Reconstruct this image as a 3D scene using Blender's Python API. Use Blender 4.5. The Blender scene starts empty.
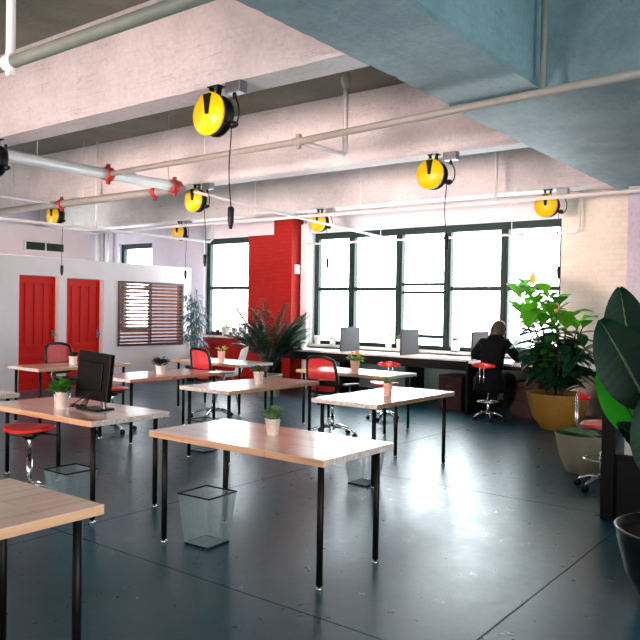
import bpy, bmesh, math, random
from mathutils import Vector, Matrix, Euler
PI = math.pi
S = bpy.context.scene
COL = S.collection

# ------------------------------------------------------------------ camera
cd = bpy.data.cameras.new('camera'); cam = bpy.data.objects.new('camera', cd); COL.objects.link(cam)
FW = Vector((-0.60692617, 0.79461465, -0.01510611)); RT = Vector((0.79444295, 0.60711113, 0.01662758)); UP = Vector((-0.02238361, 0.00190923, 0.99974763))
cam.matrix_world = Matrix(((RT.x, UP.x, -FW.x, 0), (RT.y, UP.y, -FW.y, 0), (RT.z, UP.z, -FW.z, 1.5557), (0, 0, 0, 1)))
cd.sensor_width = 36; cd.lens = 36 * 739.65 / 640; cd.clip_start = .05; cd.clip_end = 200
S.camera = cam
# ------------------------------------------------------------------ sky and exposure
w = bpy.data.worlds.new('sky'); S.world = w; w.use_nodes = True
bg = w.node_tree.nodes['Background']; bg.inputs[0].default_value = (0.85, 0.95, 1.0, 1); bg.inputs[1].default_value = 9.0
S.view_settings.view_transform = 'Standard'; S.view_settings.look = 'None'
S.view_settings.exposure = 0.8; S.view_settings.gamma = 1.0; S.view_settings.use_curve_mapping = False

def area(name, loc, rot, sx, sy, power, color, portal=False, spread=None):
    l = bpy.data.lights.new(name, 'AREA'); l.shape = 'RECTANGLE'; l.size = sx; l.size_y = sy
    l.energy = power; l.color = color
    if spread: l.spread = spread
    if portal: l.cycles.is_portal = True
    o = bpy.data.objects.new(name, l); COL.objects.link(o); o.location = loc; o.rotation_euler = rot
    return o
# sky portals in the window openings (they guide sampling only)
area('window_portal', (-6.46, 11.62, 1.94), (-PI/2, 0, 0), 4.9, 2.2, 1, (1, 1, 1), True)
area('window_portal', (-11.27, 11.62, 2.0), (-PI/2, 0, 0), 1.34, 2.1, 1, (1, 1, 1), True)
area('window_portal', (-14.3, 11.62, 2.0), (-PI/2, 0, 0), 1.3, 2.1, 1, (1, 1, 1), True)
# area lights for unseen windows (rear, right, far left), plus two added fills
area('rear_window_light', (-7.2, -2.75, 2.1), (PI/2 + math.radians(2), 0, 0), 8.0, 1.8, 60, (1.0, 0.80, 0.73))
area('right_window_light', (3.85, -0.2, 1.9), (PI/2, 0, PI/2), 5.2, 1.9, 260, (1.0, 0.93, 0.92))
area('rear_beam_fill', (-7.2, -2.75, 1.5), (PI/2 + math.radians(6), 0, 0), 8.0, 1.2, 112, (1.0, 0.72, 0.66), spread=math.radians(40))  # added to brighten the beam faces, no lamp stands there
area('girder_fill', (3.8, 3.0, 1.0), (PI/2 + math.radians(30), 0, PI/2), 5.0, 1.2, 14, (0.50, 0.86, 0.95), spread=math.radians(60))  # added teal fill for the girder side, not an actual fixture
area('left_room_window_light', (-16.7, 6.0, 2.0), (PI/2, 0, -PI/2), 7.0, 2.0, 260, (1.0, 0.95, 0.93))

# ------------------------------------------------------------------ materials
def lin(c):
    return tuple(((v / 255) / 12.92 if v / 255 <= .04045 else ((v / 255 + .055) / 1.055) ** 2.4) for v in c) + (1,)
class NT:
    def __init__(s, name):
        s.m = bpy.data.materials.new(name); s.m.use_nodes = True; s.t = s.m.node_tree; s.b = s.t.nodes['Principled BSDF']
        s.out = s.t.nodes['Material Output']
    def n(s, typ, **kw):
        nd = s.t.nodes.new(typ)
        for k, v in kw.items():
            if k.startswith('i_'): nd.inputs[k[2:].replace('_', ' ')].default_value = v
            else: setattr(nd, k, v)
        return nd
    def l(s, a, b): s.t.links.new(a, b)
    def coord(s, scale=(1, 1, 1), kind='Object'):
        tc = s.n('ShaderNodeTexCoord'); mp = s.n('ShaderNodeMapping'); mp.inputs['Scale'].default_value = scale
        s.l(tc.outputs[kind], mp.inputs[0]); return mp.outputs[0]
    def noise(s, vec, scale, detail=4, rough=.6):
        n = s.n('ShaderNodeTexNoise'); n.inputs['Scale'].default_value = scale; n.inputs['Detail'].default_value = detail
        n.inputs['Roughness'].default_value = rough; s.l(vec, n.inputs['Vector']); return n.outputs['Fac']
    def ramp(s, fac, stops):
        r = s.n('ShaderNodeValToRGB'); e = r.color_ramp.elements
        while len(e) < len(stops): e.new(.5)
        for i, (p, c) in enumerate(stops): e[i].position = p; e[i].color = c
        s.l(fac, r.inputs[0]); return r.outputs[0]
    def mix(s, fac, a, b, mode='MIX'):
        m = s.n('ShaderNodeMix', data_type='RGBA', blend_type=mode)
        for v, i in ((fac, 0), (a, 6), (b, 7)):
            if isinstance(v, (int, float, tuple)): m.inputs[i].default_value = v
            else: s.l(v, m.inputs[i])
        return m.outputs[2]
    def math(s, op, a, b=0.0, c=0.0):
        m = s.n('ShaderNodeMath', operation=op)
        for i, v in enumerate((a, b, c)):
            if isinstance(v, (int, float)): m.inputs[i].default_value = v
            else: s.l(v, m.inputs[i])
        return m.outputs[0]
    def bump(s, h, strength=.3, dist=.01):
        b = s.n('ShaderNodeBump'); b.inputs['Strength'].default_value = strength; b.inputs['Distance'].default_value = dist
        s.l(h, b.inputs['Height']); s.l(b.outputs[0], s.b.inputs['Normal'])
G = lambda v: (v, v, v, 1)
def plain(name, rgb, rough=.5, metal=0, spec=.5, vary=.12, scale=30, bump=0, coat=0):
    n = NT(name); c = lin(rgb); v = n.coord(); f = n.noise(v, scale)
    d = tuple(x * (1 - vary) for x in c[:3]) + (1,); e = tuple(min(1, x * (1 + vary)) for x in c[:3]) + (1,)
    n.l(n.ramp(f, [(.3, d), (.7, e)]), n.b.inputs['Base Color'])
    n.b.inputs['Roughness'].default_value = rough; n.b.inputs['Metallic'].default_value = metal
    n.b.inputs['Specular IOR Level'].default_value = spec; n.b.inputs['Coat Weight'].default_value = coat
    if bump: n.bump(f, bump, .004)
    return n.m
M = {}
def painted_concrete(name, rgb, dark, board=(1, 1, 1), chip=.0):
    n = NT(name); v = n.coord()
    a = n.noise(v, 1.3, 6, .65); col = n.ramp(a, [(.3, lin(dark)), (.65, lin(rgb))])
    f = n.noise(v, 22, 5, .7)
    col = n.mix(.22, col, n.ramp(f, [(.35, G(.45)), (.6, G(1))]), 'MULTIPLY')
    # board marks / scratches drawn along the member
    s = n.noise(n.coord(board), 3.0, 5, .6)
    line = n.ramp(s, [(.485, G(1)), (.497, G(.55)), (.51, G(1))])
    msk = n.ramp(n.noise(v, 1.9, 3), [(.42, G(0)), (.6, G(1))])
    col = n.mix(n.mix(.7, G(0), msk), col, n.mix(1.0, col, line, 'MULTIPLY'))
    if chip:
        sp = n.ramp(n.noise(v, 16, 3, .5), [(.24, G(1)), (.29, G(0))]); rg = n.ramp(n.noise(v, 1.1, 2), [(.5, G(0)), (.6, G(1))])
        col = n.mix(n.mix(1.0, sp, rg, 'MULTIPLY'), col, lin((60, 68, 70)))
    n.l(col, n.b.inputs['Base Color']); n.b.inputs['Roughness'].default_value = .6
    n.bump(n.math('ADD', f, n.math('MULTIPLY', s, 2.0)), .35, .012)
    return n.m
M['beam'] = painted_concrete('painted_beam_concrete', (216, 214, 214), (190, 188, 188), (.25, 2.2, 3.2))
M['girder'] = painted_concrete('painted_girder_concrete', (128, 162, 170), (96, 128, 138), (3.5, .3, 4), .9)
M['slab'] = painted_concrete('slab_concrete', (128, 132, 116), (100, 104, 90), (.4, 9, 1))
M['column'] = painted_concrete('column_paint', (222, 214, 228), (195, 190, 205), (5, 5, .6), .6)
M['plaster'] = plain('white_plaster', (226, 220, 222), .7, vary=.04, scale=2)
M['lilac_wall'] = plain('lilac_wall_plaster', (200, 196, 208), .75, vary=.05, scale=3)
M['shaded_wall'] = plain('shaded_white_wall', (92, 120, 118), .7, vary=.08, scale=3)  # white wall; the shade under the counter is put into its colour

def floor_mat():
    n = NT('polished_floor_concrete'); v = n.coord()
    a = n.noise(v, .55, 7, .62); b = n.noise(v, 3.2, 8, .7); c = n.noise(v, 60, 4, .7)
    col = n.ramp(a, [(.30, lin((14, 62, 76))), (.5, lin((24, 84, 100))), (.7, lin((48, 106, 120)))])
    col = n.mix(.45, col, n.ramp(b, [(.3, G(.55)), (.62, G(1))]), 'MULTIPLY')
    col = n.mix(.35, col, n.ramp(c, [(.35, G(.5)), (.6, G(1))]), 'MULTIPLY')
    sx = n.n('ShaderNodeSeparateXYZ'); n.l(v, sx.inputs[0])
    wob = n.math('MULTIPLY', n.math('SUBTRACT', b, .5), .012)
    def joint(comp, off, per, w):
        t = n.math('ADD', n.math('ADD', comp, -off + 100 * per), wob)
        d = n.math('ABSOLUTE', n.math('SUBTRACT', n.math('MODULO', n.math('ADD', t, per / 2), per), per / 2))
        return n.math('LESS_THAN', d, w)
    j = n.math('MAXIMUM', joint(sx.outputs[1], 2.95, 2.95, .0055), joint(sx.outputs[0], -1.5, 2.95, .0055))
    j2 = n.math('MULTIPLY', n.math('MAXIMUM', joint(sx.outputs[1], 4.42, 2.95, .004), joint(sx.outputs[0], -2.97, 2.95, .004)), .35)
    jj = n.math('MAXIMUM', j, j2)
    col = n.mix(n.math('MULTIPLY', jj, .75), col, lin((5, 9, 11)))
    n.l(col, n.b.inputs['Base Color'])
    rr = n.math('MAXIMUM', n.math('ADD', .14, n.math('MULTIPLY', n.math('ADD', b, n.noise(v, 14, 3, .6)), .17)), n.math('MULTIPLY', jj, .8))
    n.l(rr, n.b.inputs['Roughness']); n.b.inputs['Specular IOR Level'].default_value = .6
    n.bump(n.math('ADD', n.math('MULTIPLY', c, .5), n.noise(v, 9, 3, .5)), .16, .006)
    return n.m
M['floor'] = floor_mat()

def brick(name, rgb, mortar, bumpv=.5, rough=.55, var=.86):
    n = NT(name); tc = n.n('ShaderNodeTexCoord'); sx = n.n('ShaderNodeSeparateXYZ'); n.l(tc.outputs['Object'], sx.inputs[0])
    cb = n.n('ShaderNodeCombineXYZ'); n.l(n.math('ADD', sx.outputs[0], sx.outputs[1]), cb.inputs[0]); n.l(sx.outputs[2], cb.inputs[1])
    bt = n.n('ShaderNodeTexBrick'); n.l(cb.outputs[0], bt.inputs['Vector'])
    c = lin(rgb); bt.inputs['Color1'].default_value = c; bt.inputs['Color2'].default_value = tuple(x * var for x in c[:3]) + (1,)
    bt.inputs['Mortar'].default_value = lin(mortar); bt.inputs['Scale'].default_value = 1; bt.inputs['Mortar Size'].default_value = .009
    bt.inputs['Brick Width'].default_value = .21; bt.inputs['Row Height'].default_value = .078; bt.inputs['Mortar Smooth'].default_value = .3
    f = n.noise(tc.outputs['Object'], 9, 5); col = n.mix(.2, bt.outputs['Color'], n.ramp(f, [(.3, G(.6)), (.6, G(1))]), 'MULTIPLY')
    n.l(col, n.b.inputs['Base Color']); n.b.inputs['Roughness'].default_value = rough; n.b.inputs['Specular IOR Level'].default_value = .2
    h = n.math('SUBTRACT', n.math('MULTIPLY', f, .3), bt.outputs['Fac']); n.bump(h, bumpv, .01)
    return n.m
M['red_brick'] = brick('red_painted_brick', (166, 21, 9), (142, 16, 8))
M['cream_brick'] = brick('cream_painted_brick', (240, 232, 218), (232, 223, 208), .35, .55, .95)

def wood(name, light, dark, edge=False, stave=.115, rough=.34):
    n = NT(name); oi = n.n('ShaderNodeObjectInfo'); tc = n.n('ShaderNodeTexCoord')
    va = n.n('ShaderNodeVectorMath', operation='ADD'); n.l(tc.outputs['Object'], va.inputs[0])
    sc = n.n('ShaderNodeVectorMath', operation='SCALE'); sc.inputs[0].default_value = (7.3, 3.1, 0); n.l(oi.outputs['Random'], sc.inputs['Scale'])
    n.l(sc.outputs[0], va.inputs[1])
    bt = n.n('ShaderNodeTexBrick'); n.l(va.outputs[0], bt.inputs['Vector']); bt.inputs['Scale'].default_value = 1
    bt.inputs['Brick Width'].default_value = .62; bt.inputs['Row Height'].default_value = stave; bt.inputs['Mortar Size'].default_value = .0012
    bt.inputs['Color1'].default_value = lin(light); bt.inputs['Color2'].default_value = lin(dark); bt.inputs['Mortar'].default_value = lin(tuple(int(x * .7) for x in dark))
    mp = n.n('ShaderNodeMapping'); mp.inputs['Scale'].default_value = (1.6, 26, 26); n.l(va.outputs[0], mp.inputs[0])
    g = n.noise(mp.outputs[0], 1.0, 5, .6)
    col = n.mix(.5, bt.outputs['Color'], n.ramp(g, [(.30, lin((204, 168, 144))), (.52, G(1))]), 'MULTIPLY')
    mk = n.n('ShaderNodeMapping'); mk.inputs['Scale'].default_value = (1, 1.8, 1); n.l(va.outputs[0], mk.inputs[0])
    kn = n.ramp(n.noise(mk.outputs[0], 5.2, 2, .4), [(.235, G(1)), (.275, G(0))])
    col = n.mix(n.mix(.75, G(0), kn), col, lin((104, 62, 40)))
    n.l(col, n.b.inputs['Base Color']); n.b.inputs['Roughness'].default_value = rough
    n.b.inputs['Specular IOR Level'].default_value = .6; n.b.inputs['Coat Weight'].default_value = .8; n.b.inputs['Coat Roughness'].default_value = .16; n.bump(g, .05, .002)
    return n.m
M['pine'] = wood('pine_worktop', (244, 216, 192), (230, 196, 170), rough=.3)
M['pink_pine'] = wood('rosy_pine_worktop', (214, 140, 112), (196, 116, 92))
M['endgrain'] = plain('weathered_end_grain', (200, 196, 190), .7, vary=.35, scale=40, bump=.3)
M['side_edge'] = wood('worktop_side_edge', (214, 178, 138), (192, 150, 108), rough=.6)
M['slat'] = wood('walnut_slats', (176, 112, 92), (140, 82, 66), rough=.45)
M['cabinet'] = plain('mahogany_laminate', (50, 20, 18), .5, vary=.2, scale=8, spec=.3)
M['counter'] = plain('white_laminate_counter', (232, 224, 220), .3, vary=.04)
M['dark_panel'] = plain('black_panel', (8, 11, 12), .6, spec=.2)
M['divider'] = plain('smoked_grey_divider', (84, 82, 84), .8, spec=.15, vary=.1, scale=3)
M['black'] = plain('black_powder_coat', (6, 6, 7), .5, spec=.25)
M['black_plastic'] = plain('black_plastic', (7, 7, 8), .45, spec=.3)
M['frame_green'] = plain('dark_green_window_paint', (8, 40, 34), .5, spec=.3)
M['chrome'] = plain('chrome', (225, 228, 230), .12, 1.0, vary=.02)
M['steel'] = plain('brushed_steel', (150, 152, 155), .35, .9, vary=.1, scale=60)
M['white_pipe'] = plain('white_painted_pipe', (226, 222, 220), .45, vary=.06, scale=6)
M['cream_pipe'] = plain('cream_painted_pipe', (150, 150, 142), .5, vary=.1, scale=6)
M['grey_pipe'] = plain('grey_painted_pipe', (112, 124, 114), .5, vary=.15, scale=6)
M['red_clamp'] = plain('rust_red_coupling', (168, 48, 34), .5, vary=.25, scale=30)
M['yellow'] = plain('yellow_enamel', (250, 205, 18), .35, vary=.04, scale=5)
M['door_red'] = plain('glossy_red_door_paint', (214, 24, 10), .45, vary=.04, scale=4, spec=.15)
M['red_plastic'] = plain('red_moulded_seat', (216, 30, 22), .3, vary=.05)
M['white_plastic'] = plain('white_shell_plastic', (226, 226, 222), .35, vary=.03)
M['ceramic'] = plain('white_ceramic', (236, 234, 230), .25, vary=.03)
M['terracotta_pink'] = plain('pale_pink_pot', (226, 186, 174), .5, vary=.06)
M['galv'] = plain('galvanised_pot', (232, 226, 220), .35, .35, vary=.12, scale=50)
M['yellow_pot'] = plain('ochre_glazed_planter', (146, 112, 42), .35, vary=.12, scale=6)
M['grey_pot'] = plain('sage_grey_planter', (150, 152, 128), .5, vary=.1, scale=6)
M['black_pot'] = plain('black_planter', (20, 21, 21), .3, vary=.1, scale=6)
M['soil'] = plain('potting_soil', (38, 28, 20), .95, vary=.4, scale=60, bump=.6)
M['screen'] = plain('monitor_black', (4, 4, 5), .5, spec=.15)
M['hoodie'] = plain('black_cotton', (9, 10, 15), .9, spec=.15, vary=.2, scale=60, bump=.3)
M['trousers'] = plain('dark_trousers', (8, 9, 13), .9, spec=.15, vary=.2, scale=60)
M['skin'] = plain('skin', (196, 150, 126), .5, vary=.05)
M['hair'] = plain('brown_hair', (60, 50, 36), .6, vary=.3, scale=90, bump=.5)
M['paper'] = plain('white_paper', (236, 238, 240), .7, vary=.02)
M['laptop'] = plain('laptop_aluminium', (120, 130, 140), .3, .8, vary=.05)
M['bark'] = plain('brown_plant_stem', (78, 66, 44), .8, vary=.25, scale=30)
M['cane'] = plain('green_cane', (88, 110, 66), .5, vary=.2, scale=14)
M['outside'] = plain('snowy_brick_outside', (235, 235, 235), .8)
M['book'] = plain('grey_box_board', (178, 180, 172), .6)

def leaf_mat(name, rgb, trans, rough=.35, vary=.25, scale=14, stripes=0):
    n = NT(name); v = n.coord(); f = n.noise(v, scale, 3); c = lin(rgb)
    col = n.ramp(f, [(.3, tuple(x * (1 - vary) for x in c[:3]) + (1,)), (.7, tuple(min(1, x * (1 + vary)) for x in c[:3]) + (1,))])
    n.l(col, n.b.inputs['Base Color']); n.b.inputs['Roughness'].default_value = rough
    tl = n.n('ShaderNodeBsdfTranslucent'); tl.inputs[0].default_value = tuple(min(1, x * 1.6) for x in c[:3]) + (1,)
    mx = n.n('ShaderNodeMixShader'); mx.inputs[0].default_value = trans
    n.l(n.b.outputs[0], mx.inputs[1]); n.l(tl.outputs[0], mx.inputs[2]); n.l(mx.outputs[0], n.out.inputs['Surface'])
    return n.m
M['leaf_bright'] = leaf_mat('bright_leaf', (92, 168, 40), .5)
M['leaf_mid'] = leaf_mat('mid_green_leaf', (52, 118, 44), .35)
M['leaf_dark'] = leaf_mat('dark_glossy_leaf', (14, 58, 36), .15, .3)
M['leaf_big'] = leaf_mat('deep_green_banana_leaf', (4, 46, 34), .22, .5)
M['leaf_big'].node_tree.nodes['Principled BSDF'].inputs['Specular IOR Level'].default_value = .25
M['leaf_glow'] = leaf_mat('backlit_banana_leaf', (48, 170, 34), .45, .3)  # window light through the leaf is put into this brighter green
M['leaf_blue'] = leaf_mat('blue_green_bamboo_leaf', (60, 102, 106), .3)
M['leaf_black'] = leaf_mat('near_black_leaf', (16, 24, 22), .05, .4)
M['leaf_sage'] = leaf_mat('sage_succulent_leaf', (128, 156, 104), .2, .5)
M['leaf_orange'] = leaf_mat('orange_tinged_leaf', (206, 140, 60), .4, .4)
M['leaf_yellow'] = leaf_mat('pale_yellow_leaf', (206, 206, 110), .4, .4)

def mesh_fabric(name, rgb, alpha):
    n = NT(name); n.b.inputs['Base Color'].default_value = lin(rgb); n.b.inputs['Roughness'].default_value = .55
    n.b.inputs['Sheen Weight'].default_value = .3
    v = n.coord((160, 160, 160)); ck = n.n('ShaderNodeTexChecker'); ck.inputs['Scale'].default_value = 1; n.l(v, ck.inputs[0])
    tr = n.n('ShaderNodeBsdfTransparent'); mx = n.n('ShaderNodeMixShader')
    n.l(n.math('MULTIPLY_ADD', ck.outputs['Fac'], .16, alpha - .08), mx.inputs[0])
    n.l(tr.outputs[0], mx.inputs[1]); n.l(n.b.outputs[0], mx.inputs[2]); n.l(mx.outputs[0], n.out.inputs['Surface'])
    return n.m
M['red_mesh'] = mesh_fabric('red_mesh_fabric', (214, 22, 34), .86)

def glass():
    n = NT('window_glass'); v = n.coord()
    tr = n.n('ShaderNodeBsdfTransparent'); gl = n.n('ShaderNodeBsdfGlossy'); gl.inputs['Roughness'].default_value = .05
    f = n.noise(v, 7, 6, .75)
    n.l(n.ramp(f, [(.42, G(.93)), (.6, G(.995))]), tr.inputs[0])
    mx = n.n('ShaderNodeMixShader'); mx.inputs[0].default_value = .05
    n.l(tr.outputs[0], mx.inputs[1]); n.l(gl.outputs[0], mx.inputs[2]); n.l(mx.outputs[0], n.out.inputs['Surface'])
    return n.m
M['glass'] = glass()

# ------------------------------------------------------------------ mesh helpers
class MB:
    def __init__(s): s.bm = bmesh.new(); s.smooth = []
    def box(s, x0, x1, y0, y1, z0, z1, bev=0):
        b = bmesh.new(); bmesh.ops.create_cube(b, size=1)
        for v in b.verts: v.co = Vector(((x0 + x1) / 2 + v.co.x * (x1 - x0), (y0 + y1) / 2 + v.co.y * (y1 - y0), (z0 + z1) / 2 + v.co.z * (z1 - z0)))
        if bev: bmesh.ops.bevel(b, geom=b.edges[:], offset=bev, segments=2, affect='EDGES', profile=.6)
        return s.merge(b)
    def merge(s, b, mat=None, smooth=False):
        if mat is not None: bmesh.ops.transform(b, matrix=mat, verts=b.verts)
        mp = {v: s.bm.verts.new(v.co) for v in b.verts}
        for f in b.faces:
            try: nf = s.bm.faces.new([mp[v] for v in f.verts]); nf.smooth = smooth or f.smooth; nf.material_index = f.material_index
            except ValueError: pass
        b.free(); return s
    def tube(s, pts, r, n=10, cap=True, closed=False):
        pts = [Vector(p) for p in pts]; rs = r if isinstance(r, (list, tuple)) else [r] * len(pts)
        rings = []; prev = None; N = len(pts)
        for i, p in enumerate(pts):
            if closed: t = pts[(i + 1) % N] - pts[i - 1]
            else: t = pts[min(i + 1, N - 1)] - pts[max(i - 1, 0)]
            if t.length < 1e-9: t = Vector((0, 0, 1))
            t.normalize()
            if prev is None: a = t.orthogonal().normalized()
            else:
                a = prev - t * prev.dot(t); a = a.normalized() if a.length > 1e-6 else t.orthogonal().normalized()
            prev = a; b = t.cross(a)
            rings.append([s.bm.verts.new(p + (a * math.cos(2 * PI * k / n) + b * math.sin(2 * PI * k / n)) * rs[i]) for k in range(n)])
        R = N if closed else N - 1
        for i in range(R):
            A, B = rings[i], rings[(i + 1) % N]
            for k in range(n): f = s.bm.faces.new((A[k], A[(k + 1) % n], B[(k + 1) % n], B[k])); f.smooth = True
        if cap and not closed: s.bm.faces.new(rings[0][::-1]); s.bm.faces.new(rings[-1])
        return s
    def lathe(s, prof, c=(0, 0, 0), n=28, mat=None, cap0=True, cap1=False):
        b = bmesh.new(); rings = []
        for r, z in prof: rings.append([b.verts.new((max(r, 1e-4) * math.cos(2 * PI * k / n), max(r, 1e-4) * math.sin(2 * PI * k / n), z)) for k in range(n)])
        for i in range(len(rings) - 1):
            for k in range(n): f = b.faces.new((rings[i][k], rings[i][(k + 1) % n], rings[i + 1][(k + 1) % n], rings[i + 1][k])); f.smooth = True
        if cap0: b.faces.new(rings[0][::-1])
        if cap1: b.faces.new(rings[-1])
        m = Matrix.Translation(c) @ (mat if mat else Matrix.Identity(4))
        return s.merge(b, m)
    def prism(s, poly, z0, z1, mat=None, bev=0):
        b = bmesh.new(); lo = [b.verts.new((x, y, z0)) for x, y in poly]; hi = [b.verts.new((x, y, z1)) for x, y in poly]
        b.faces.new(lo[::-1]); b.faces.new(hi); n = len(poly)
        for i in range(n): b.faces.new((lo[i], lo[(i + 1) % n], hi[(i + 1) % n], hi[i]))
        if bev: bmesh.ops.bevel(b, geom=b.edges[:], offset=bev, segments=2, affect='EDGES')
        return s.merge(b, mat)
    def grid(s, P, thick=0):
        """P[i][j] points -> surface (smooth); thick adds a back side"""
        def lay(Q):
            V = [[s.bm.verts.new(p) for p in row] for row in Q]
            return V
        V = lay(P); R, Cn = len(P), len(P[0])
        def faces(V, flip):
            for i in range(R - 1):
                for j in range(Cn - 1):
                    q = (V[i][j], V[i][j + 1], V[i + 1][j + 1], V[i + 1][j]); f = s.bm.faces.new(q[::-1] if flip else q); f.smooth = True
        faces(V, False)
        if thick:
            Q = []
            for i in range(R):
                row = []
                for j in range(Cn):
                    a = P[min(i + 1, R - 1)][j] - P[max(i - 1, 0)][j]; b = P[i][min(j + 1, Cn - 1)] - P[i][max(j - 1, 0)]
                    nn = a.cross(b); nn = nn.normalized() if nn.length > 1e-9 else Vector((0, 0, 1)); row.append(P[i][j] + nn * thick)
                Q.append(row)
            W = lay(Q); faces(W, True)
            bd = [(i, 0) for i in range(R)] + [(R - 1, j) for j in range(1, Cn)] + [(i, Cn - 1) for i in range(R - 2, -1, -1)] + [(0, j) for j in range(Cn - 2, 0, -1)]
            for k in range(len(bd)):
                a, b = bd[k], bd[(k + 1) % len(bd)]
                try: s.bm.faces.new((V[a[0]][a[1]], V[b[0]][b[1]], W[b[0]][b[1]], W[a[0]][a[1]]))
                except ValueError: pass
        return s
    def leaf(s, base, d, up, L, W, droop=.3, seg=6, fold=.18, peak=.45, wave=0, tip=1.0):
        base = Vector(base); d = Vector(d).normalized(); up = Vector(up); side = d.cross(up)
        if side.length < 1e-4: side = d.orthogonal()
        side.normalize(); up = side.cross(d).normalized(); P = []
        for i in range(seg + 1):
            t = i / seg; c = base + d * (L * t * (1 - .25 * abs(droop) * t)) - Vector((0, 0, 1)) * (droop * L * t * t)
            wd = W / 2 * (math.sin(PI * min(1, t ** (math.log(.5) / math.log(peak)))) ** .75) if 0 < t < 1 else W * .02
            wv = up * (wave * math.sin(t * 14) * W)
            P.append([c + side * wd + up * fold * wd * 1.3 + wv, c, c - side * wd + up * fold * wd * 1.3 - wv])
        V = [[s.bm.verts.new(p) for p in r] for r in P]
        for i in range(seg):
            for j in range(2): f = s.bm.faces.new((V[i][j], V[i][j + 1], V[i + 1][j + 1], V[i + 1][j])); f.smooth = True
        return s
    def build(s, name, mat, parent=None, loc=None, rot=None, normals=True):
        if normals: bmesh.ops.recalc_face_normals(s.bm, faces=s.bm.faces[:])
        me = bpy.data.meshes.new(name); s.bm.to_mesh(me); s.bm.free()
        for m in (mat if isinstance(mat, (list, tuple)) else [mat]): me.materials.append(M[m] if isinstance(m, str) else m)
        o = bpy.data.objects.new(name, me); COL.objects.link(o)
        if parent: o.parent = parent
        if loc is not None: o.location = loc
        if rot is not None: o.rotation_euler = rot
        return o
def tag(o, label=None, cat=None, group=None, kind=None):
    if label: o['label'] = label
    if cat: o['category'] = cat
    if group: o['group'] = group
    if kind: o['kind'] = kind
    return o
def thing(name, loc, label, cat, rz=0, group=None):
    o = bpy.data.objects.new(name, None); COL.objects.link(o); o.location = loc; o.rotation_euler = (0, 0, rz); o.empty_display_size = .1
    return tag(o, label, cat, group)
def children(o): return [c for c in bpy.data.objects if c.parent == o]
def copy_tree(o, parent=None):
    c = o.copy(); COL.objects.link(c)
    if parent: c.parent = parent
    for ch in children(o): copy_tree(ch, c)
    return c
def struct(name, mb, mat, parent=None, **k):
    o = mb.build(name, mat, parent, **k)
    if not parent: o['kind'] = 'structure'
    return o
def set_label(o, t):
    o['label'] = t; return o

# ------------------------------------------------------------------ setting
YW = 11.4; SOF = 3.35; SLAB = 4.22
struct('floor', MB().box(-17.2, 4.2, -3.2, 12.0, -.12, 0), 'floor')
struct('ceiling', MB().box(-17.2, 4.2, -3.2, 12.0, SLAB, SLAB + .2), 'slab')
beams = [(.98, 1.32), (4.23, 4.57), (7.50, 7.79), (10.55, 10.93)]
def beam_mesh(x0, x1, y0, y1, seed):
    """concrete beam with a slightly chipped lower arris"""
    rnd = random.Random(seed); b = MB(); n = 90; P = []
    off = [rnd.uniform(0, .012) + (rnd.random() < .12) * rnd.uniform(.0, .02) for _ in range(n + 1)]
    for i in range(n + 1):
        x = x0 + (x1 - x0) * i / n; e = off[i]
        P.append([Vector((x, y0, SLAB)), Vector((x, y0, SOF + .02 + e)), Vector((x, y0 + .015 + e, SOF)), Vector((x, y1 - .015, SOF)), Vector((x, y1, SOF + .015)), Vector((x, y1, SLAB))])
    V = [[b.bm.verts.new(p) for p in r] for r in P]
    for i in range(n):
        for j in range(5): b.bm.faces.new((V[i][j], V[i][j + 1], V[i + 1][j + 1], V[i + 1][j]))
    b.bm.faces.new(V[0]); b.bm.faces.new(V[-1][::-1])
    for i in range(n): b.bm.faces.new((V[i][0], V[i + 1][0], V[i + 1][5], V[i][5]))
    return b
for k, (y0, y1) in enumerate(beams):
    struct('ceiling_beam', beam_mesh(-17.0, -3.06, y0, y1, k), 'beam')
# main girder, then its wide part towards the column
rnd = random.Random(5); b = MB(); n = 120; rows = []
for i in range(n + 1):
    y = -3.0 + (5.84 + 3.0) * i / n; e = rnd.uniform(0, .014) + (rnd.random() < .1) * rnd.uniform(0, .03)
    rows.append([Vector((-3.08, y, SLAB)), Vector((-3.08, y, SOF + .02 + e)), Vector((-3.06 + e, y, SOF)), Vector((-2.24, y, SOF)), Vector((-2.22, y, SOF + .02)), Vector((-2.22, y, SLAB))])
V = [[b.bm.verts.new(p) for p in r] for r in rows]
for i in range(n):
    for j in range(5): b.bm.faces.new((V[i][j], V[i][j + 1], V[i + 1][j + 1], V[i + 1][j]))
b.bm.faces.new(V[0]); b.bm.faces.new(V[-1][::-1])
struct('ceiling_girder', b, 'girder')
b = MB(); rows = []; n = 80
for i in range(n + 1):
    y = 5.84 + (10.93 - 5.84) * i / n; e = rnd.uniform(0, .012) + (rnd.random() < .1) * rnd.uniform(0, .025)
    rows.append([Vector((-3.08, y, SLAB)), Vector((-3.08, y, SOF + .0 + e)), Vector((-3.06 + e, y, SOF - .03)), Vector((-.6, y, SOF - .03)), Vector((-.6, y, SLAB))])
V = [[b.bm.verts.new(p) for p in r] for r in rows]
for i in range(n):
    for j in range(4): b.bm.faces.new((V[i][j], V[i][j + 1], V[i + 1][j + 1], V[i + 1][j]))
b.bm.faces.new(V[0]); b.bm.faces.new(V[-1][::-1])
struct('ceiling_girder', b, 'girder')

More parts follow.
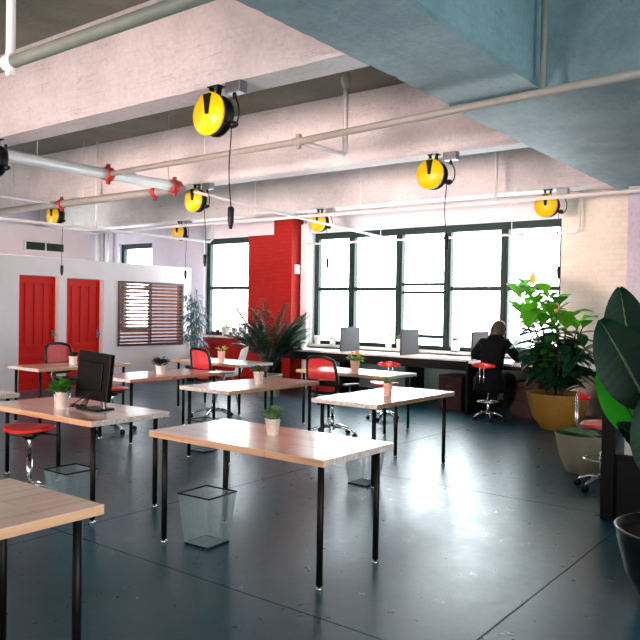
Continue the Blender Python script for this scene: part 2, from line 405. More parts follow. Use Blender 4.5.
# window wall, in pieces round the openings
WB, WT = .87, 3.03
def wall_piece(name, x0, x1, z0, z1, mat, y0=YW, y1=YW + .35): return struct(name, MB().box(x0, x1, y0, y1, z0, z1), mat)
wall_piece('wall_back', -17, -14.95, 0, SLAB, 'lilac_wall')
b = MB().box(-14.95, -13.7, YW, YW + .35, 0, .95).box(-14.95, -13.7, YW, YW + .35, 3.05, SLAB); struct('wall_back', b, 'lilac_wall')
wall_piece('wall_back', -13.7, -11.95, 0, SLAB, 'lilac_wall')
wall_piece('wall_back', -11.95, -10.62, 3.05, SLAB, 'plaster')
wall_piece('wall_back', -11.95, -10.62, 0, .95, 'red_brick')
wall_piece('wall_back', -10.62, -9.15, 0, 3.05, 'red_brick')
wall_piece('wall_back', -10.62, -9.15, 3.05, SLAB, 'plaster')
b = MB().box(-9.15, -8.95, YW, YW + .35, 0, SLAB).box(-8.95, -4.02, YW, YW + .35, WT, SLAB); struct('wall_back', b, 'plaster')
wall_piece('wall_back', -8.95, -4.02, 0, WB, 'shaded_wall')
wall_piece('wall_back', -4.02, 4.2, 0, SLAB, 'cream_brick')
struct('wall_pilaster', MB().box(-9.62, -9.15, 11.05, YW, 0, 3.34, .004), 'red_brick')
struct('wall_pilaster', MB().box(-3.42, -2.9, 11.15, YW, 0, 3.34, .004), 'cream_brick')
struct('column', MB().box(-2.86, -2.1, 10.72, 11.3, 0, SOF - .03, .012), 'column')
struct('trim_1', MB().box(-9.13, -8.97, 11.30, YW, .87, 3.2, .01), 'plaster')
struct('wall_left', MB().box(-17.2, -17, -3, 11.75, 0, SLAB), 'lilac_wall')
struct('wall_right', MB().box(4, 4.2, -3, 11.75, 0, SLAB), 'plaster')
struct('wall_rear', MB().box(-17.2, 4.2, -3.2, -3, 0, SLAB), 'plaster')

# partition wall with two door openings and the louvre opening
PX = -12.05; PT = 2.40; PTK = .24
D1 = (7.09, 7.89, 2.07); D2 = (8.04, 8.86, 2.05); LV = (9.19, 10.90, .745, 2.045)
b = MB()
def pw(y0, y1, z0, z1): b.box(PX - PTK, PX, y0, y1, z0, z1)
pw(-3, D1[0], 0, PT); pw(D1[0], D1[1], D1[2], PT); pw(D1[1], D2[0], 0, PT); pw(D2[0], D2[1], D2[2], PT)
pw(D2[1], LV[0], 0, PT); pw(LV[0], LV[1], 0, LV[2]); pw(LV[0], LV[1], LV[3], PT); pw(LV[1], 11.12, 0, PT)
struct('wall_partition', b, 'plaster')
for k, (y0, y1, zt) in enumerate((D1, D2)):
    dr = bpy.data.objects.new('door_%d' % (k + 1), None); COL.objects.link(dr); dr.location = (PX - .15, y0, 0); dr['kind'] = 'structure'
    wd = y1 - y0 - .01
    m = MB().box(-.04, 0, .005, wd, .006, zt - .006)
    # raised rails and stiles leaving four tall sunk panels and four low wide ones
    st = [(.005, .06)]; n = 4; gap = (wd - .055) / n
    for i in range(n): st.append((.06 + gap * (i + 1) - .055, .06 + gap * (i + 1) - .0))
    for (a, c) in st: m.box(0, .018, a, min(c, wd), .80, zt - .12, .004)
    m.box(0, .019, .005, wd, zt - .14, zt - .006, .004)
    for z in (.78, .60, .42, .24, .03): m.box(0, .019, .005, wd, z - .022 if z > .1 else .006, z + .05 if z > .1 else .12, .006)
    m.box(0, .0185, .005, .075, .01, .85, .004); m.box(0, .0185, wd - .07, wd, .01, .85, .004); m.box(0, .0185, wd / 2 - .035, wd / 2 + .035, .1, .45, .004)
    m.build('door_panel', 'door_red', dr)
    h = MB().box(.02, .028, wd - .065, wd - .03, .92, 1.08, .003)
    h.lathe([(.012, 0), (.012, .03), (.026, .036), (.03, .05), (.022, .062), (0, .066)], (.026, wd - .047, 1.0), 16, Euler((0, PI / 2, 0)).to_matrix().to_4x4())
    h.build('door_handle', 'steel', dr)
lv = bpy.data.objects.new('window_4', None); COL.objects.link(lv); lv.location = (PX, 0, 0); lv['kind'] = 'structure'
m = MB(); t = .045
m.box(-.15, .02, LV[0], LV[0] + t, LV[2], LV[3], .003).box(-.15, .02, LV[1] - t, LV[1], LV[2], LV[3], .003)
m.box(-.15, .02, LV[0] + t, LV[1] - t, LV[2], LV[2] + t, .003).box(-.15, .02, LV[0] + t, LV[1] - t, LV[3] - t, LV[3], .003)
m.build('louvre_frame', plain('walnut_frame', (72, 40, 30), .5), lv)
m = MB(); ym = 10.02; ns = 17
for i in range(ns):
    z = LV[2] + t + (LV[3] - LV[2] - 2 * t) * (i + .5) / ns
    m.prism([(-.05, -.019), (-.042, -.022), (.0, .018), (-.008, .022)], LV[0] + t, LV[1] - t, Matrix(((1, 0, 0, -.01), (0, 0, 1, 0), (0, 1, 0, z), (0, 0, 0, 1))))
m.build('louvre_slats', 'slat', lv)
MB().box(-.075, .005, ym - .02, ym + .02, LV[2] + t, LV[3] - t, .002).build('louvre_mullion', plain('walnut_mullion', (72, 40, 30), .5), lv)

# windows
def window(idx, x0, x1, z0, z1, mull, rail, open_bay=None):
    wo = bpy.data.objects.new('window_%d' % idx, None); COL.objects.link(wo); wo.location = (0, YW + .10, 0); wo['kind'] = 'structure'
    m = MB(); m.box(x0, x1, -.0, .09, z1 - .12, z1, .004).box(x0, x1, 0, .09, z0, z0 + .075, .004)
    m.box(x0, x0 + .10, -.002, .088, z0, z1, .004).box(x1 - .06, x1, -.002, .088, z0, z1, .004)
    for c in mull: m.box(c - .065, c + .065, -.03, .085, z0 + .05, z1 - .1, .006).box(c - .022, c + .022, -.045, -.025, z0 + .07, z1 - .1, .003)
    xs = [x0 + .1] + [v for c in mull for v in (c - .065, c + .065)] + [x1 - .06]
    for i in range(0, len(xs), 2):
        if open_bay == i // 2:
            m.box(xs[i], xs[i + 1], 0, .03, rail + .055, rail + .105, .003).box(xs[i], xs[i + 1], .04, .07, rail - .09, rail - .04, .003)
            m.box(xs[i], xs[i + 1], 0, .03, z0 + .20, z0 + .26, .003)
        else: m.box(xs[i], xs[i + 1], 0, .05, rail - .034, rail + .034, .003)
    m.build('window_frame', 'frame_green', wo)
    m = MB()
    for i in range(0, len(xs), 2): m.box(xs[i], xs[i + 1], .052, .056, z0 + .07, z1 - .11)
    m.build('window_pane', 'glass', wo)
    return wo
window(1, -8.93, -4.02, WB, WT, [-8.03 + .0, -6.99, -6.02, -4.98], 1.94, 2)
window(2, -11.95, -10.62, .95, 3.05, [], 1.975)
window(3, -14.95, -13.7, .95, 3.05, [], 1.97)
struct('trim_2', MB().box(-8.95, -4.02, 11.32, 11.56, WB - .045, WB, .006), 'counter')
struct('trim_3', MB().box(-12.0, -10.62, 11.36, 11.56, .895, .94, .006), 'counter')
struct('baseboard_back', MB().box(-8.95, -4.0, YW - .02, YW, 0, .12, .004), 'dark_panel')

# ceiling duct with grille in the room behind the partition
du = thing('air_duct', (-14.0, 3.0, 2.55), 'white boxed-in air duct above the partition at upper left', 'air duct')
MB().box(-.9, 0, 0, 6.9, 0, .62, .01).build('duct_casing', 'plaster', du)
m = MB().box(.0, .025, 5.33, 6.27, .10, .31, .004); m.build('grille_frame', 'white_plastic', du)
m = MB().box(.022, .03, 5.37, 5.79, .125, .285).box(.022, .03, 5.83, 6.23, .125, .285)
for i in range(9):
    z = .135 + .0175 * i; m.box(.028, .036, 5.37, 5.79, z, z + .004).box(.028, .036, 5.83, 6.23, z, z + .004)
set_label(m.build('grille_slots', 'frame_green', du), 'dark slotted air grille')

# ------------------------------------------------------------------ tables
def make_table(top='pine', edge='side_edge'):
    root = thing('work_table', (0, 0, 0), '-', 'table')
    a, c, H, T = 1.44, .716, .74, .04
    b = bmesh.new(); bmesh.ops.create_cube(b, size=1)
    for v in b.verts: v.co = Vector((v.co.x * a, v.co.y * c, H - T / 2 + v.co.z * T))
    bmesh.ops.bevel(b, geom=b.edges[:], offset=.0025, segments=1, affect='EDGES')
    b.normal_update()
    for f in b.faces:
        n = f.normal; f.material_index = 1 if abs(n.x) > .9 else (2 if abs(n.y) > .9 else 0)
    m = MB(); m.merge(b); m.build('tabletop', [top, 'endgrain', edge], root)
    for sx in (-1, 1):
        for sy in (-1, 1):
            x, y = sx * (a / 2 - .075), sy * (c / 2 - .075)
            lg = MB().tube([(x, y, .025), (x, y, H - T)], .019, 14).lathe([(.045, H - T - .006), (.045, H - T)], (x, y, 0), 16, cap1=True).build('leg', 'black', root)
            MB().lathe([(.020, 0), (.022, .006), (.022, .012), (.013, .016), (.013, .026)], (x, y, 0), 14, cap1=True).build('foot', 'chrome', lg)
    return root
GT = 'pine tables in the open office'
tabs = [  # x, y, rot, label, rosy
    (-3.10, 3.53, 0, 'pine table at front centre with a potted succulent and wire basket beneath', 0),
    (-5.11, 3.49, 0, 'pine table at left carrying the black monitor', 0),
    (-5.41, 5.90, PI/2, 'pine table in the middle, behind the front centre table, potted plant near its far side', 0),
    (-3.80, 6.05, PI/2, 'bright pine table right of the middle, nearest to the right end of the room', 0),
    (-2.88, 1.15, PI/2, 'pine table cut off by the bottom left corner of the photo', 0),
    (-6.98, 5.95, PI/2, 'reddish pine table behind the monitor, with a dark-leaved pot on it', 1),
    (-5.55, 8.06, 0, 'white-looking table beside the window counter holding the orange-tipped plant', 0),
    (-7.98, 8.01, 0, 'pine table before the red brick wall with a white shell chair behind it', 0),
    (-8.80, 5.96, PI/2, 'pine table directly in front of the two red doors', 0),
    (-6.99, 3.35, 0, 'pine table of which only a corner shows at the left photo edge', 0)]
proto = make_table(); proto_r = make_table('pink_pine', 'pink_pine'); used = [0, 0]
for x, y, r, lab, rosy in tabs:
    src = proto_r if rosy else proto
    o = src if not used[rosy] else copy_tree(src); used[rosy] = 1
    o.location = (x, y, 0); o.rotation_euler = (0, 0, r); o['label'] = lab; o['group'] = GT

# ------------------------------------------------------------------ potted plants (small)
def pot(root, r0, r1, h, mat, rim=.004):
    MB().lathe([(r0 * .96, 0), (r0, .003), (r1, h - .008), (r1 + rim, h - .006), (r1 + rim, h), (r1 - .004, h), (r1 - .007, h - .014), (r1 - .009, h - .018), (.001, h - .018)], n=24).build('pot', mat, root)
    MB().lathe([(r1 - .008, h - .03), (r1 - .010, h - .012), (.001, h - .008)], n=18).build('soil', 'soil', root)
def foliage(root, seed, z, r, hgt, L, W, n, mat, name='leaves', upright=.6, droop=.25, peak=.5, fold=.3, stems=True, smat='cane'):
    rnd = random.Random(seed); m = MB(); st = MB()
    for i in range(n):
        an = rnd.uniform(0, 2 * PI); k = rnd.random() ** .6; ht = z + hgt * rnd.uniform(.05, 1) * (1 - .45 * k)
        p = Vector((math.cos(an) * r * k, math.sin(an) * r * k, ht))
        d = Vector((math.cos(an), math.sin(an), upright + rnd.uniform(-.3, .5)))
        m.leaf(p, d, (0, 0, 1), L * rnd.uniform(.65, 1.15), W * rnd.uniform(.7, 1.15), droop, 4, fold, peak)
        if stems and i % 3 == 0: st.tube([(p.x * .15, p.y * .15, z - .02), (p.x * .6, p.y * .6, (z + ht) / 2), p], .0016, 5, False)
    if stems: st.build('stem', smat, root)
    return m.build(name, mat, root, normals=False)
def small(loc, label, potargs, fols, cat='potted plant', group=None, name='potted_plant', rz=0):
    t = thing(name, loc, label, cat, rz, group); pot(t, *potargs)
    for f in fols: foliage(t, **f)
    return t
GP = 'small pots on the tables'
small((-3.12, 3.60, .74), 'tin pot of leafy green succulent on the front centre table', (.036, .05, .105, 'galv'),
      [dict(seed=1, z=.10, r=.055, hgt=.08, L=.058, W=.034, n=42, mat='leaf_sage', upright=.7), dict(seed=2, z=.1, r=.05, hgt=.07, L=.055, W=.032, n=22, mat='leaf_mid')], group=GP)
small((-5.14, 3.39, .74), 'white tin pot of bushy green herb beside the black monitor', (.05, .055, .13, 'galv'),
      [dict(seed=3, z=.12, r=.065, hgt=.10, L=.075, W=.048, n=34, mat='leaf_mid'), dict(seed=4, z=.13, r=.06, hgt=.11, L=.07, W=.048, n=30, mat='leaf_bright'), dict(seed=5, z=.11, r=.065, hgt=.07, L=.07, W=.045, n=26, mat='leaf_dark')], group=GP)
small((-5.35, 5.93, .74), 'pot of dark green spiky leaves on the middle table', (.042, .055, .125, 'galv'),
      [dict(seed=6, z=.12, r=.07, hgt=.06, L=.10, W=.022, n=70, mat='leaf_dark', upright=1.2, droop=.5, stems=False), dict(seed=7, z=.12, r=.05, hgt=.05, L=.08, W=.02, n=25, mat='leaf_mid', upright=1.4, stems=False)], group=GP)
small((-3.75, 5.99, .74), 'pale pink pot with a small spiky aloe on the right-hand table', (.036, .048, .12, 'terracotta_pink'),
      [dict(seed=8, z=.11, r=.03, hgt=.02, L=.11, W=.018, n=26, mat='leaf_sage', upright=.9, droop=.1, peak=.3, stems=False)], group=GP)
small((-6.91, 5.90, .74), 'pot of nearly black foliage on the reddish table', (.048, .055, .10, 'ceramic'),
      [dict(seed=9, z=.1, r=.08, hgt=.1, L=.075, W=.05, n=70, mat='leaf_black', upright=.6)], group=GP)
small((-5.56, 8.06, .74), 'pink pot with bright green and orange-tipped bromeliad beside the window counter', (.05, .065, .14, 'terracotta_pink'),
      [dict(seed=10, z=.12, r=.06, hgt=.05, L=.17, W=.045, n=34, mat='leaf_bright', upright=.9, droop=.5, stems=False), dict(seed=11, z=.16, r=.06, hgt=.07, L=.11, W=.04, n=14, mat='leaf_orange', name='orange_leaves', upright=1.4, stems=False)], group=GP)
small((-7.98, 8.00, .74), 'slender pale pot with sparse yellowish shoots in front of the shell chair', (.048, .055, .15, 'terracotta_pink'),
      [dict(seed=12, z=.14, r=.05, hgt=.09, L=.10, W=.022, n=22, mat='leaf_yellow', upright=1.1), dict(seed=13, z=.14, r=.05, hgt=.05, L=.09, W=.02, n=10, mat='leaf_mid', upright=.8)], group=GP)
small((-8.86, 6.02, .74), 'small white pot with dark leaves on the table before the red doors', (.048, .056, .105, 'ceramic'),
      [dict(seed=14, z=.1, r=.06, hgt=.07, L=.065, W=.035, n=45, mat='leaf_dark', upright=.8)], group=GP)
# window sill pots
GS = 'pots along the window sills'
def sill(x, y, z, lab, r, h, mat='ceramic', fol=None): small((x, y, z), lab, (r * 1.0, r * 1.22, h * 1.4, mat), [dict(f, z=f['z'] * 1.4) for f in (fol or [])], group=GS)
SY = 11.38
sill(-8.75, SY, WB, 'white sill pot at the left end of the big window, almost leafless', .055, .12, fol=[dict(seed=20, z=.12, r=.02, hgt=.02, L=.03, W=.015, n=6, mat='leaf_sage', stems=False)])
sill(-8.38, SY, WB, 'white sill pot with pale yellow-green fronds, left of the second divider', .055, .11, fol=[dict(seed=21, z=.11, r=.05, hgt=.12, L=.13, W=.03, n=26, mat='leaf_yellow', upright=1.2, droop=.3)])
sill(-7.12, SY, WB, 'white sill pot with a low cactus, in the second window bay', .055, .14, fol=[dict(seed=22, z=.14, r=.03, hgt=.04, L=.05, W=.03, n=14, mat='leaf_mid', upright=1.4, stems=False)])
sill(-6.90, SY, WB, 'narrow white sill pot with green shoots beside the third divider', .045, .12, fol=[dict(seed=23, z=.12, r=.03, hgt=.05, L=.09, W=.03, n=16, mat='leaf_mid', upright=1.4, stems=False)])
sill(-5.13, SY, WB, 'sill pot with tall yellow-green sprig beside the divider by the seated person', .045, .1, fol=[dict(seed=24, z=.1, r=.03, hgt=.26, L=.08, W=.04, n=26, mat='leaf_yellow', upright=.9)])
SZ = .94; 
sill(-11.52, SY + .04, SZ, 'small dark bottle-shaped plant pot at left end of the left window sill', .035, .09, 'black_pot', [dict(seed=25, z=.08, r=.02, hgt=.06, L=.04, W=.02, n=12, mat='leaf_dark', stems=False)])
sill(-11.27, SY + .04, SZ, 'white pot with rounded bright green bush on the left window sill', .075, .14, fol=[dict(seed=26, z=.13, r=.10, hgt=.08, L=.06, W=.04, n=70, mat='leaf_bright', upright=.4)])
sill(-11.01, SY + .04, SZ, 'bare white pot on the left window sill between two planted ones', .055, .13)
sill(-10.78, SY + .04, SZ, 'white pot with spiky green leaves at right end of the left window sill', .07, .15, fol=[dict(seed=27, z=.14, r=.05, hgt=.03, L=.18, W=.03, n=22, mat='leaf_dark', upright=1.4, stems=False)])
# jar on the sill
t = thing('lidded_jar', (-5.78, 11.36, WB), 'white glazed jar with black lid on the big window sill', 'jar')
MB().lathe([(.055, 0), (.07, .02), (.078, .09), (.07, .17), (.05, .2)], n=24, cap1=True).build('body', 'ceramic', t)
MB().lathe([(.052, .2), (.055, .215), (.03, .232), (.0, .235)], n=20).build('lid', 'black_plastic', t)
MB().lathe([(.06, .0), (.066, .012), (.072, .035), (.0725, .036)], n=24).build('base_band', 'black_plastic', t)

# ------------------------------------------------------------------ wire baskets
def make_basket():
    root = thing('wire_basket', (0, 0, 0), '-', 'waste basket')
    a0, a1, H = .10, .135, .335; m = MB(); r = .00095
    nu, nz = 34, 46
    def P(side, u, z):
        a = a0 + (a1 - a0) * z / H; q = -a + 2 * a * u
        return [(q, -a, z), (a, q, z), (-q, a, z), (-a, -q, z)][side]
    for sd in range(4):
        for i in range(nu): m.tube([P(sd, i / nu, .004), P(sd, i / nu, H)], r, 3, False)
        for j in range(1, nz): m.tube([P(sd, 0, H * j / nz), P(sd, 1, H * j / nz)], r, 3, False)
    for i in range(26):
        q = -a0 + 2 * a0 * i / 25; m.tube([(q, -a0, .005), (q, a0, .005)], r, 3, False).tube([(-a0, q, .005), (a0, q, .005)], r, 3, False)
    m.build('wire_mesh', plain('galvanised_wire', (150, 176, 184), .5, .3), root)
    def ring(a, z, rr): return MB().tube([(-a, -a, z), (a, -a, z), (a, a, z), (-a, a, z)], rr, 8, closed=True)
    ring(a1, H, .006).build('rim', 'black', root); ring(a0, .007, .006).build('base_ring', 'black', root)
    return root
bk = make_basket(); used = False
for x, y, r, lab in ((-3.52, 3.42, .06, 'wire mesh waste basket under the front centre table, closest to camera'),
                     (-4.78, 3.24, 0, 'wire mesh waste basket under the monitor table at left'),
                     (-3.675, 5.50, -.05, 'wire mesh waste basket behind the right front leg of the front centre table'),
                     (-5.83, 5.60, .03, 'wire mesh waste basket under the middle table, largely hidden')):
    o = bk if not used else copy_tree(bk); used = True
    o.location = (x, y, 0); o.rotation_euler = (0, 0, r); o['label'] = lab; o['group'] = 'wire waste baskets'

# ------------------------------------------------------------------ star bases, chairs, stools
def star_base(root, R, mat, castor='black_plastic', hub_z=.11, rot=.3, lift=(.42, .026)):
    m = MB().lathe([(.034, hub_z - .03), (.038, hub_z), (.03, hub_z + .035)], n=16, cap1=True)
    for k in range(5):
        a = rot + 2 * PI * k / 5; c, s = math.cos(a), math.sin(a)
        m.tube([(c * .02, s * .02, hub_z + .01), (c * R * .5, s * R * .5, hub_z + .005), (c * R * .88, s * R * .88, hub_z - .03), (c * R, s * R, hub_z - .045)], [.021, .017, .013, .010], 8)
    m.build('star_base', mat, root)
    for k in range(5):
        a = rot + 2 * PI * k / 5; c, s = math.cos(a), math.sin(a); q = MB()
        for sg in (-1, 1):
            q.lathe([(.006, -.009), (.026, -.009), (.028, 0), (.026, .009), (.006, .009)], (c * R - s * sg * .013, s * R + c * sg * .013, .028), 14, Euler((PI / 2, 0, a)).to_matrix().to_4x4(), cap1=True)
        q.tube([(c * R, s * R, .03), (c * R, s * R, hub_z - .04)], .007, 6)
        q.build('castor', castor, root)
    MB().tube([(0, 0, hub_z - .02), (0, 0, lift[0] * .6)], lift[1], 12).tube([(0, 0, lift[0] * .6), (0, 0, lift[0])], lift[1] * .6, 10).build('gas_lift', mat, root)
def rrect(w, h, r, n=6):
    P = []
    for cx, cy, a0 in ((w / 2 - r, h / 2 - r, 0), (-w / 2 + r, h / 2 - r, PI / 2), (-w / 2 + r, -h / 2 + r, PI), (w / 2 - r, -h / 2 + r, 1.5 * PI)):
        for i in range(n + 1): a = a0 + PI / 2 * i / n; P.append((cx + r * math.cos(a), cy + r * math.sin(a)))
    return P
def office_chair(loc, rz, label, scale=1.0):
    """faces local +Y"""
    t = thing('office_chair', loc, label, 'chair', rz, 'red mesh office chairs')
    star_base(t, .30, 'chrome', lift=(.42, .026))
    # seat
    m = MB(); m.prism(rrect(.47, .46, .11), .43, .50, Matrix.Translation((0, .03, 0)), .018); m.build('seat', 'black_plastic', t)
    MB().box(-.11, .11, -.12, .1, .395, .43, .01).tube([(.1, 0, .41), (.27, .02, .40)], .007, 6).build('tilt_mechanism', 'black_plastic', t)
    MB().tube([(0, -.1, .41), (0, -.26, .42), (0, -.30, .50), (0, -.285, .62)], [.022, .02, .018, .016], 8).build('back_support', 'black_plastic', t)
    def bp_(u, v):  # u -1..1, v 0..1, curved back
        z = .55 + .43 * v; w = .235 * (1 - .18 * (2 * v - 1) ** 2 * (1 if v > .5 else .6))
        y = -.24 - .07 * (v - .35) ** 2 + .05 * u * u - .03 * v
        return Vector((u * w, y, z))
    def loop(v0, v1, k=10):
        P = []
        for i in range(k + 1): P.append(bp_(-1 + 2 * i / k, v1 - .10 * abs(-1 + 2 * i / k) ** 4))
        for i in range(1, k): P.append(bp_(1, v1 - .1 - (v1 - v0 - .15) * i / k))
        for i in range(k + 1): P.append(bp_(1 - 2 * i / k, v0 + .05 * abs(1 - 2 * i / k) ** 4))
        for i in range(1, k): P.append(bp_(-1, v0 + .05 + (v1 - v0 - .15) * i / k))
        return P
    MB().tube(loop(0, 1), .020, 8, closed=True).build('back_frame', 'black_plastic', t)
    def panel(v0, v1):
        return [[bp_(-.97 + 1.94 * j / 12, v0 + (v1 - v0) * i / 10 - (.09 * abs(-1 + 2 * j / 12) ** 4 if i == 10 and v1 > .9 else 0)) for j in range(13)] for i in range(11)]
    MB().grid(panel(.36, .97)).build('back_mesh', 'red_mesh', t, normals=False)
    MB().grid([[p + Vector((0, -.008, 0)) for p in r] for r in panel(.20, .36)]).build('lumbar_band', 'black_plastic', t, normals=False)
    MB().grid(panel(.03, .20)).build('lower_mesh', 'red_mesh', t, normals=False)
    for sx in (-1, 1):
        MB().tube([(sx * .2, .0, .43), (sx * .27, .0, .44), (sx * .285, -.02, .55), (sx * .28, -.01, .64)], .012, 8).box(sx * .28 - .035, sx * .28 + .035, -.12, .13, .64, .665, .01).build('armrest', 'steel', t)
    return t
office_chair((-7.46, 7.33, 0), -.2, 'red mesh office chair at the table before the red brick wall')
office_chair((-5.36, 7.30, 0), -.08, 'red mesh office chair between the middle table and the window-side table')
office_chair((-9.45, 6.35, 0), -PI/2 + .1, 'red mesh office chair behind the table in front of the red doors')

def oval(w, d, n=20): return [(w / 2 * math.cos(2 * PI * k / n), d / 2 * math.sin(2 * PI * k / n)) for k in range(n)]
def stool(loc, rz, label, seat_h, back=True, ring=True, base='chrome', R=.22, mech=False, castor='black_plastic'):
    """red moulded swivel stool, faces local +Y"""
    t = thing('swivel_stool', loc, label, 'stool', rz, 'red swivel stools')
    star_base(t, R, base, castor, hub_z=.10, lift=(seat_h - .03, .024))
    P = []
    for i in range(13):
        row = []
        for j in range(21):
            a = 2 * PI * j / 20; q = i / 12
            x, y = q * .20 * math.cos(a), q * .19 * math.sin(a)
            row.append(Vector((x, y, seat_h + .018 * (q * q) * math.cos(a) ** 2 - .03 * max(0, q - .8) - .012 * (1 - q))))
        P.append(row)
    MB().grid(P, -.022).build('seat', 'red_plastic', t)
    mm = MB().lathe([(.035, seat_h - .1), (.09, seat_h - .045), (.10, seat_h - .034)], n=14, cap1=True)
    if mech: mm.box(-.1, .1, -.13, .11, seat_h - .06, seat_h - .036, .006).tube([(.08, .0, seat_h - .05), (.24, .02, seat_h - .065)], .009, 6)
    mm.build('seat_bracket', 'black_plastic' if mech else 'steel', t)
    if ring:
        MB().tube([(.16 * math.cos(2 * PI * k / 24), .16 * math.sin(2 * PI * k / 24), .27) for k in range(24)], .009, 8, closed=True)\
            .tube([(-.16, 0, .27), (.16, 0, .27)], .006, 6).lathe([(.03, .25), (.03, .29)], n=12, cap1=True).build('foot_ring', 'chrome', t)
    if back:
        for sx in (-.03, .03): 
            MB().tube([(sx, -.08, seat_h - .05), (sx, -.21, seat_h - .04), (sx, -.235, seat_h + .02), (sx, -.225, seat_h + .25)], .008, 8).build('back_post', 'chrome', t)
        P = []
        for i in range(9):
            row = []; v = -1 + 2 * i / 8
            for j in range(15):
                u = -1 + 2 * j / 14; wv = math.sqrt(max(0, 1 - abs(v) ** 2.6)) * .5 + .5
                row.append(Vector((u * .18 * wv, -.225 + .05 * u * u, seat_h + .245 + v * .045 * (1 - .35 * u * u))))
            P.append(row)
        MB().grid(P, .016).build('backrest', 'red_plastic', t)
    return t
stool((-4.49, 9.88, 0), .0, 'red-backed swivel stool under the seated person', .55)
stool((-1.96, 6.72, 0), -1.0, 'red swivel stool beside the low planter at right', .58)
stool((-5.40, 3.28, 0), .5, 'red swivel stool under the monitor table', .58, back=False, ring=False, mech=True)
stool((-7.55, 5.70, 0), -.5, 'red swivel stool tucked under the reddish table', .54, back=False, ring=False, mech=True, R=.27)
stool((-5.60, 8.85, 0), PI + .2, 'red swivel stool on the window side of the orange-tipped plant', .53)

# white shell chair
t = thing('shell_chair', (-8.60, 8.76, 0), 'white moulded shell chair behind the table at the red brick wall', 'chair', 2.23)
P = []
for i in range(19):
    v = i / 18; row = []
    if v < .5: q = v / .5; y = .22 - .44 * q; z = .44 - .03 * math.sin(PI * q); w = .21 + .02 * q
    else: q = (v - .5) / .5; y = -.22 - .05 * math.sin(q * PI / 2) - .08 * q; z = .44 + .48 * q; w = .23 - .06 * q ** 2
    for j in range(13):
        u = -1 + 2 * j / 12; lift_ = .07 * abs(u) ** 3 if v < .5 else 0; fw = .10 * abs(u) ** 2.5 if v >= .5 else 0
        cz = -.05 * abs(u) ** 3 * (q ** 6 if v >= .5 else 0)
        row.append(Vector((u * w, y + fw * (1 if v >= .5 else 0), z + lift_ + cz)))
    P.append(row)
for i in range(7, 12):  # soften the join of seat and back
    for j in range(13): P[i][j] = (P[i - 1][j] + P[i][j] * 2 + P[i + 1][j]) / 4
MB().grid(P, .006).build('shell', 'white_plastic', t)
for sx in (-1, 1):
    for sy in (-1, 1): MB().tube([(sx * .08, sy * .09, .41), (sx * .21, sy * .21, .004)], [.012, .009], 8).build('leg', 'steel', t)

# ------------------------------------------------------------------ monitor with cables on the left table
t = thing('monitor', (-4.90, 3.53, .74), 'black flat monitor seen from the back on the left pine table', 'monitor', .0)
MB().prism([(-.12, -.09), (.15, -.09), (.13, .09), (-.10, .09)], 0, .014, None, .004).build('stand_base', 'black_plastic', t)
MB().box(.085, .135, -.015, .01, .012, .22, .006).prism([(-.02, 0), (.02, 0), (.02, .12), (-.02, .12)], 0, .02, Matrix.Translation((.10, .0, .1)) @ Euler((PI/2, 0, 0)).to_matrix().to_4x4()).build('stand_arm', 'steel', t)
m = MB().box(-.205, .205, -.012, .028, -.185, .185, .008).box(-.13, .13, -.024, -.012, -.11, .11, .008)
m.build('display', 'screen', t, loc=(-.01, -.005, .262), rot=(math.radians(-4), math.radians(3), 0))
rnd = random.Random(3); m = MB()
for k in range(5):
    p = [Vector((-.02 + .02 * k, -.055 - .01 * k, .10 + .01 * k))]
    for i in range(9): p.append(Vector((-.08 + .11 * math.sin(i * 1.1 + k) + .01 * k, -.12 + .03 * math.cos(i * 1.7 + k), .012 + .03 * abs(math.sin(i * .9 + k)))))
    Q = []
    for i in range(len(p) - 1):
        for s_ in range(4): Q.append(p[i].lerp(p[i + 1], s_ / 4))
    for _ in range(3): Q = [Q[0]] + [(Q[i - 1] + Q[i] * 2 + Q[i + 1]) / 4 for i in range(1, len(Q) - 1)] + [Q[-1]]
    m.tube(Q, .0035, 6)
tag(m.build('cable_bundle', 'black_plastic', None, loc=(-4.88, 3.53, .743)), 'tangle of black cables on the left table beside the monitor foot', 'cable')

# ------------------------------------------------------------------ window counter, dividers, cabinets
t = thing('window_counter', (0, 0, 0), 'long white counter running beneath the big window', 'counter')
MB().box(-9.45, -5.06, 10.62, 11.30, .765, .80, .004).build('counter_top', 'counter', t)
MB().box(-9.45, -5.06, 10.66, 10.69, .62, .763).build('apron', 'dark_panel', t)
for x in (-9.40, -7.70, -6.34, -5.18):
    MB().box(x - .02, x + .02, 10.70, 11.28, 0, .764).build('end_panel', 'dark_panel', t)
t = thing('window_desk', (0, 0, 0), 'dark desk with pale top where the hooded person sits', 'desk')
MB().box(-4.98, -3.0, 10.22, 11.30, .765, .80, .004).build('desk_top', 'counter', t)
MB().box(-4.98, -3.0, 10.26, 10.29, .705, .763).build('apron', 'dark_panel', t)
MB().box(-5.02, -4.98, 10.22, 11.3, 0, .80).build('end_panel', 'dark_panel', t)
MB().box(-3.0, -2.96, 10.22, 11.1, 0, .80).build('end_panel', 'dark_panel', t)
for k, (x, lab) in enumerate(((-8.93, 'grey desk divider nearest the red pilaster'), (-7.66, 'grey desk divider standing against the second window bay'),
                              (-6.42, 'dark grey desk divider in the middle of the window counter'), (-5.13, 'grey desk divider at the left elbow of the seated person'))):
    tag(MB().box(x - .018, x + .018, 10.64, 11.22, .80, 1.235, .004).build('desk_divider', 'divider'), lab, 'divider', 'dividers on the window counter')
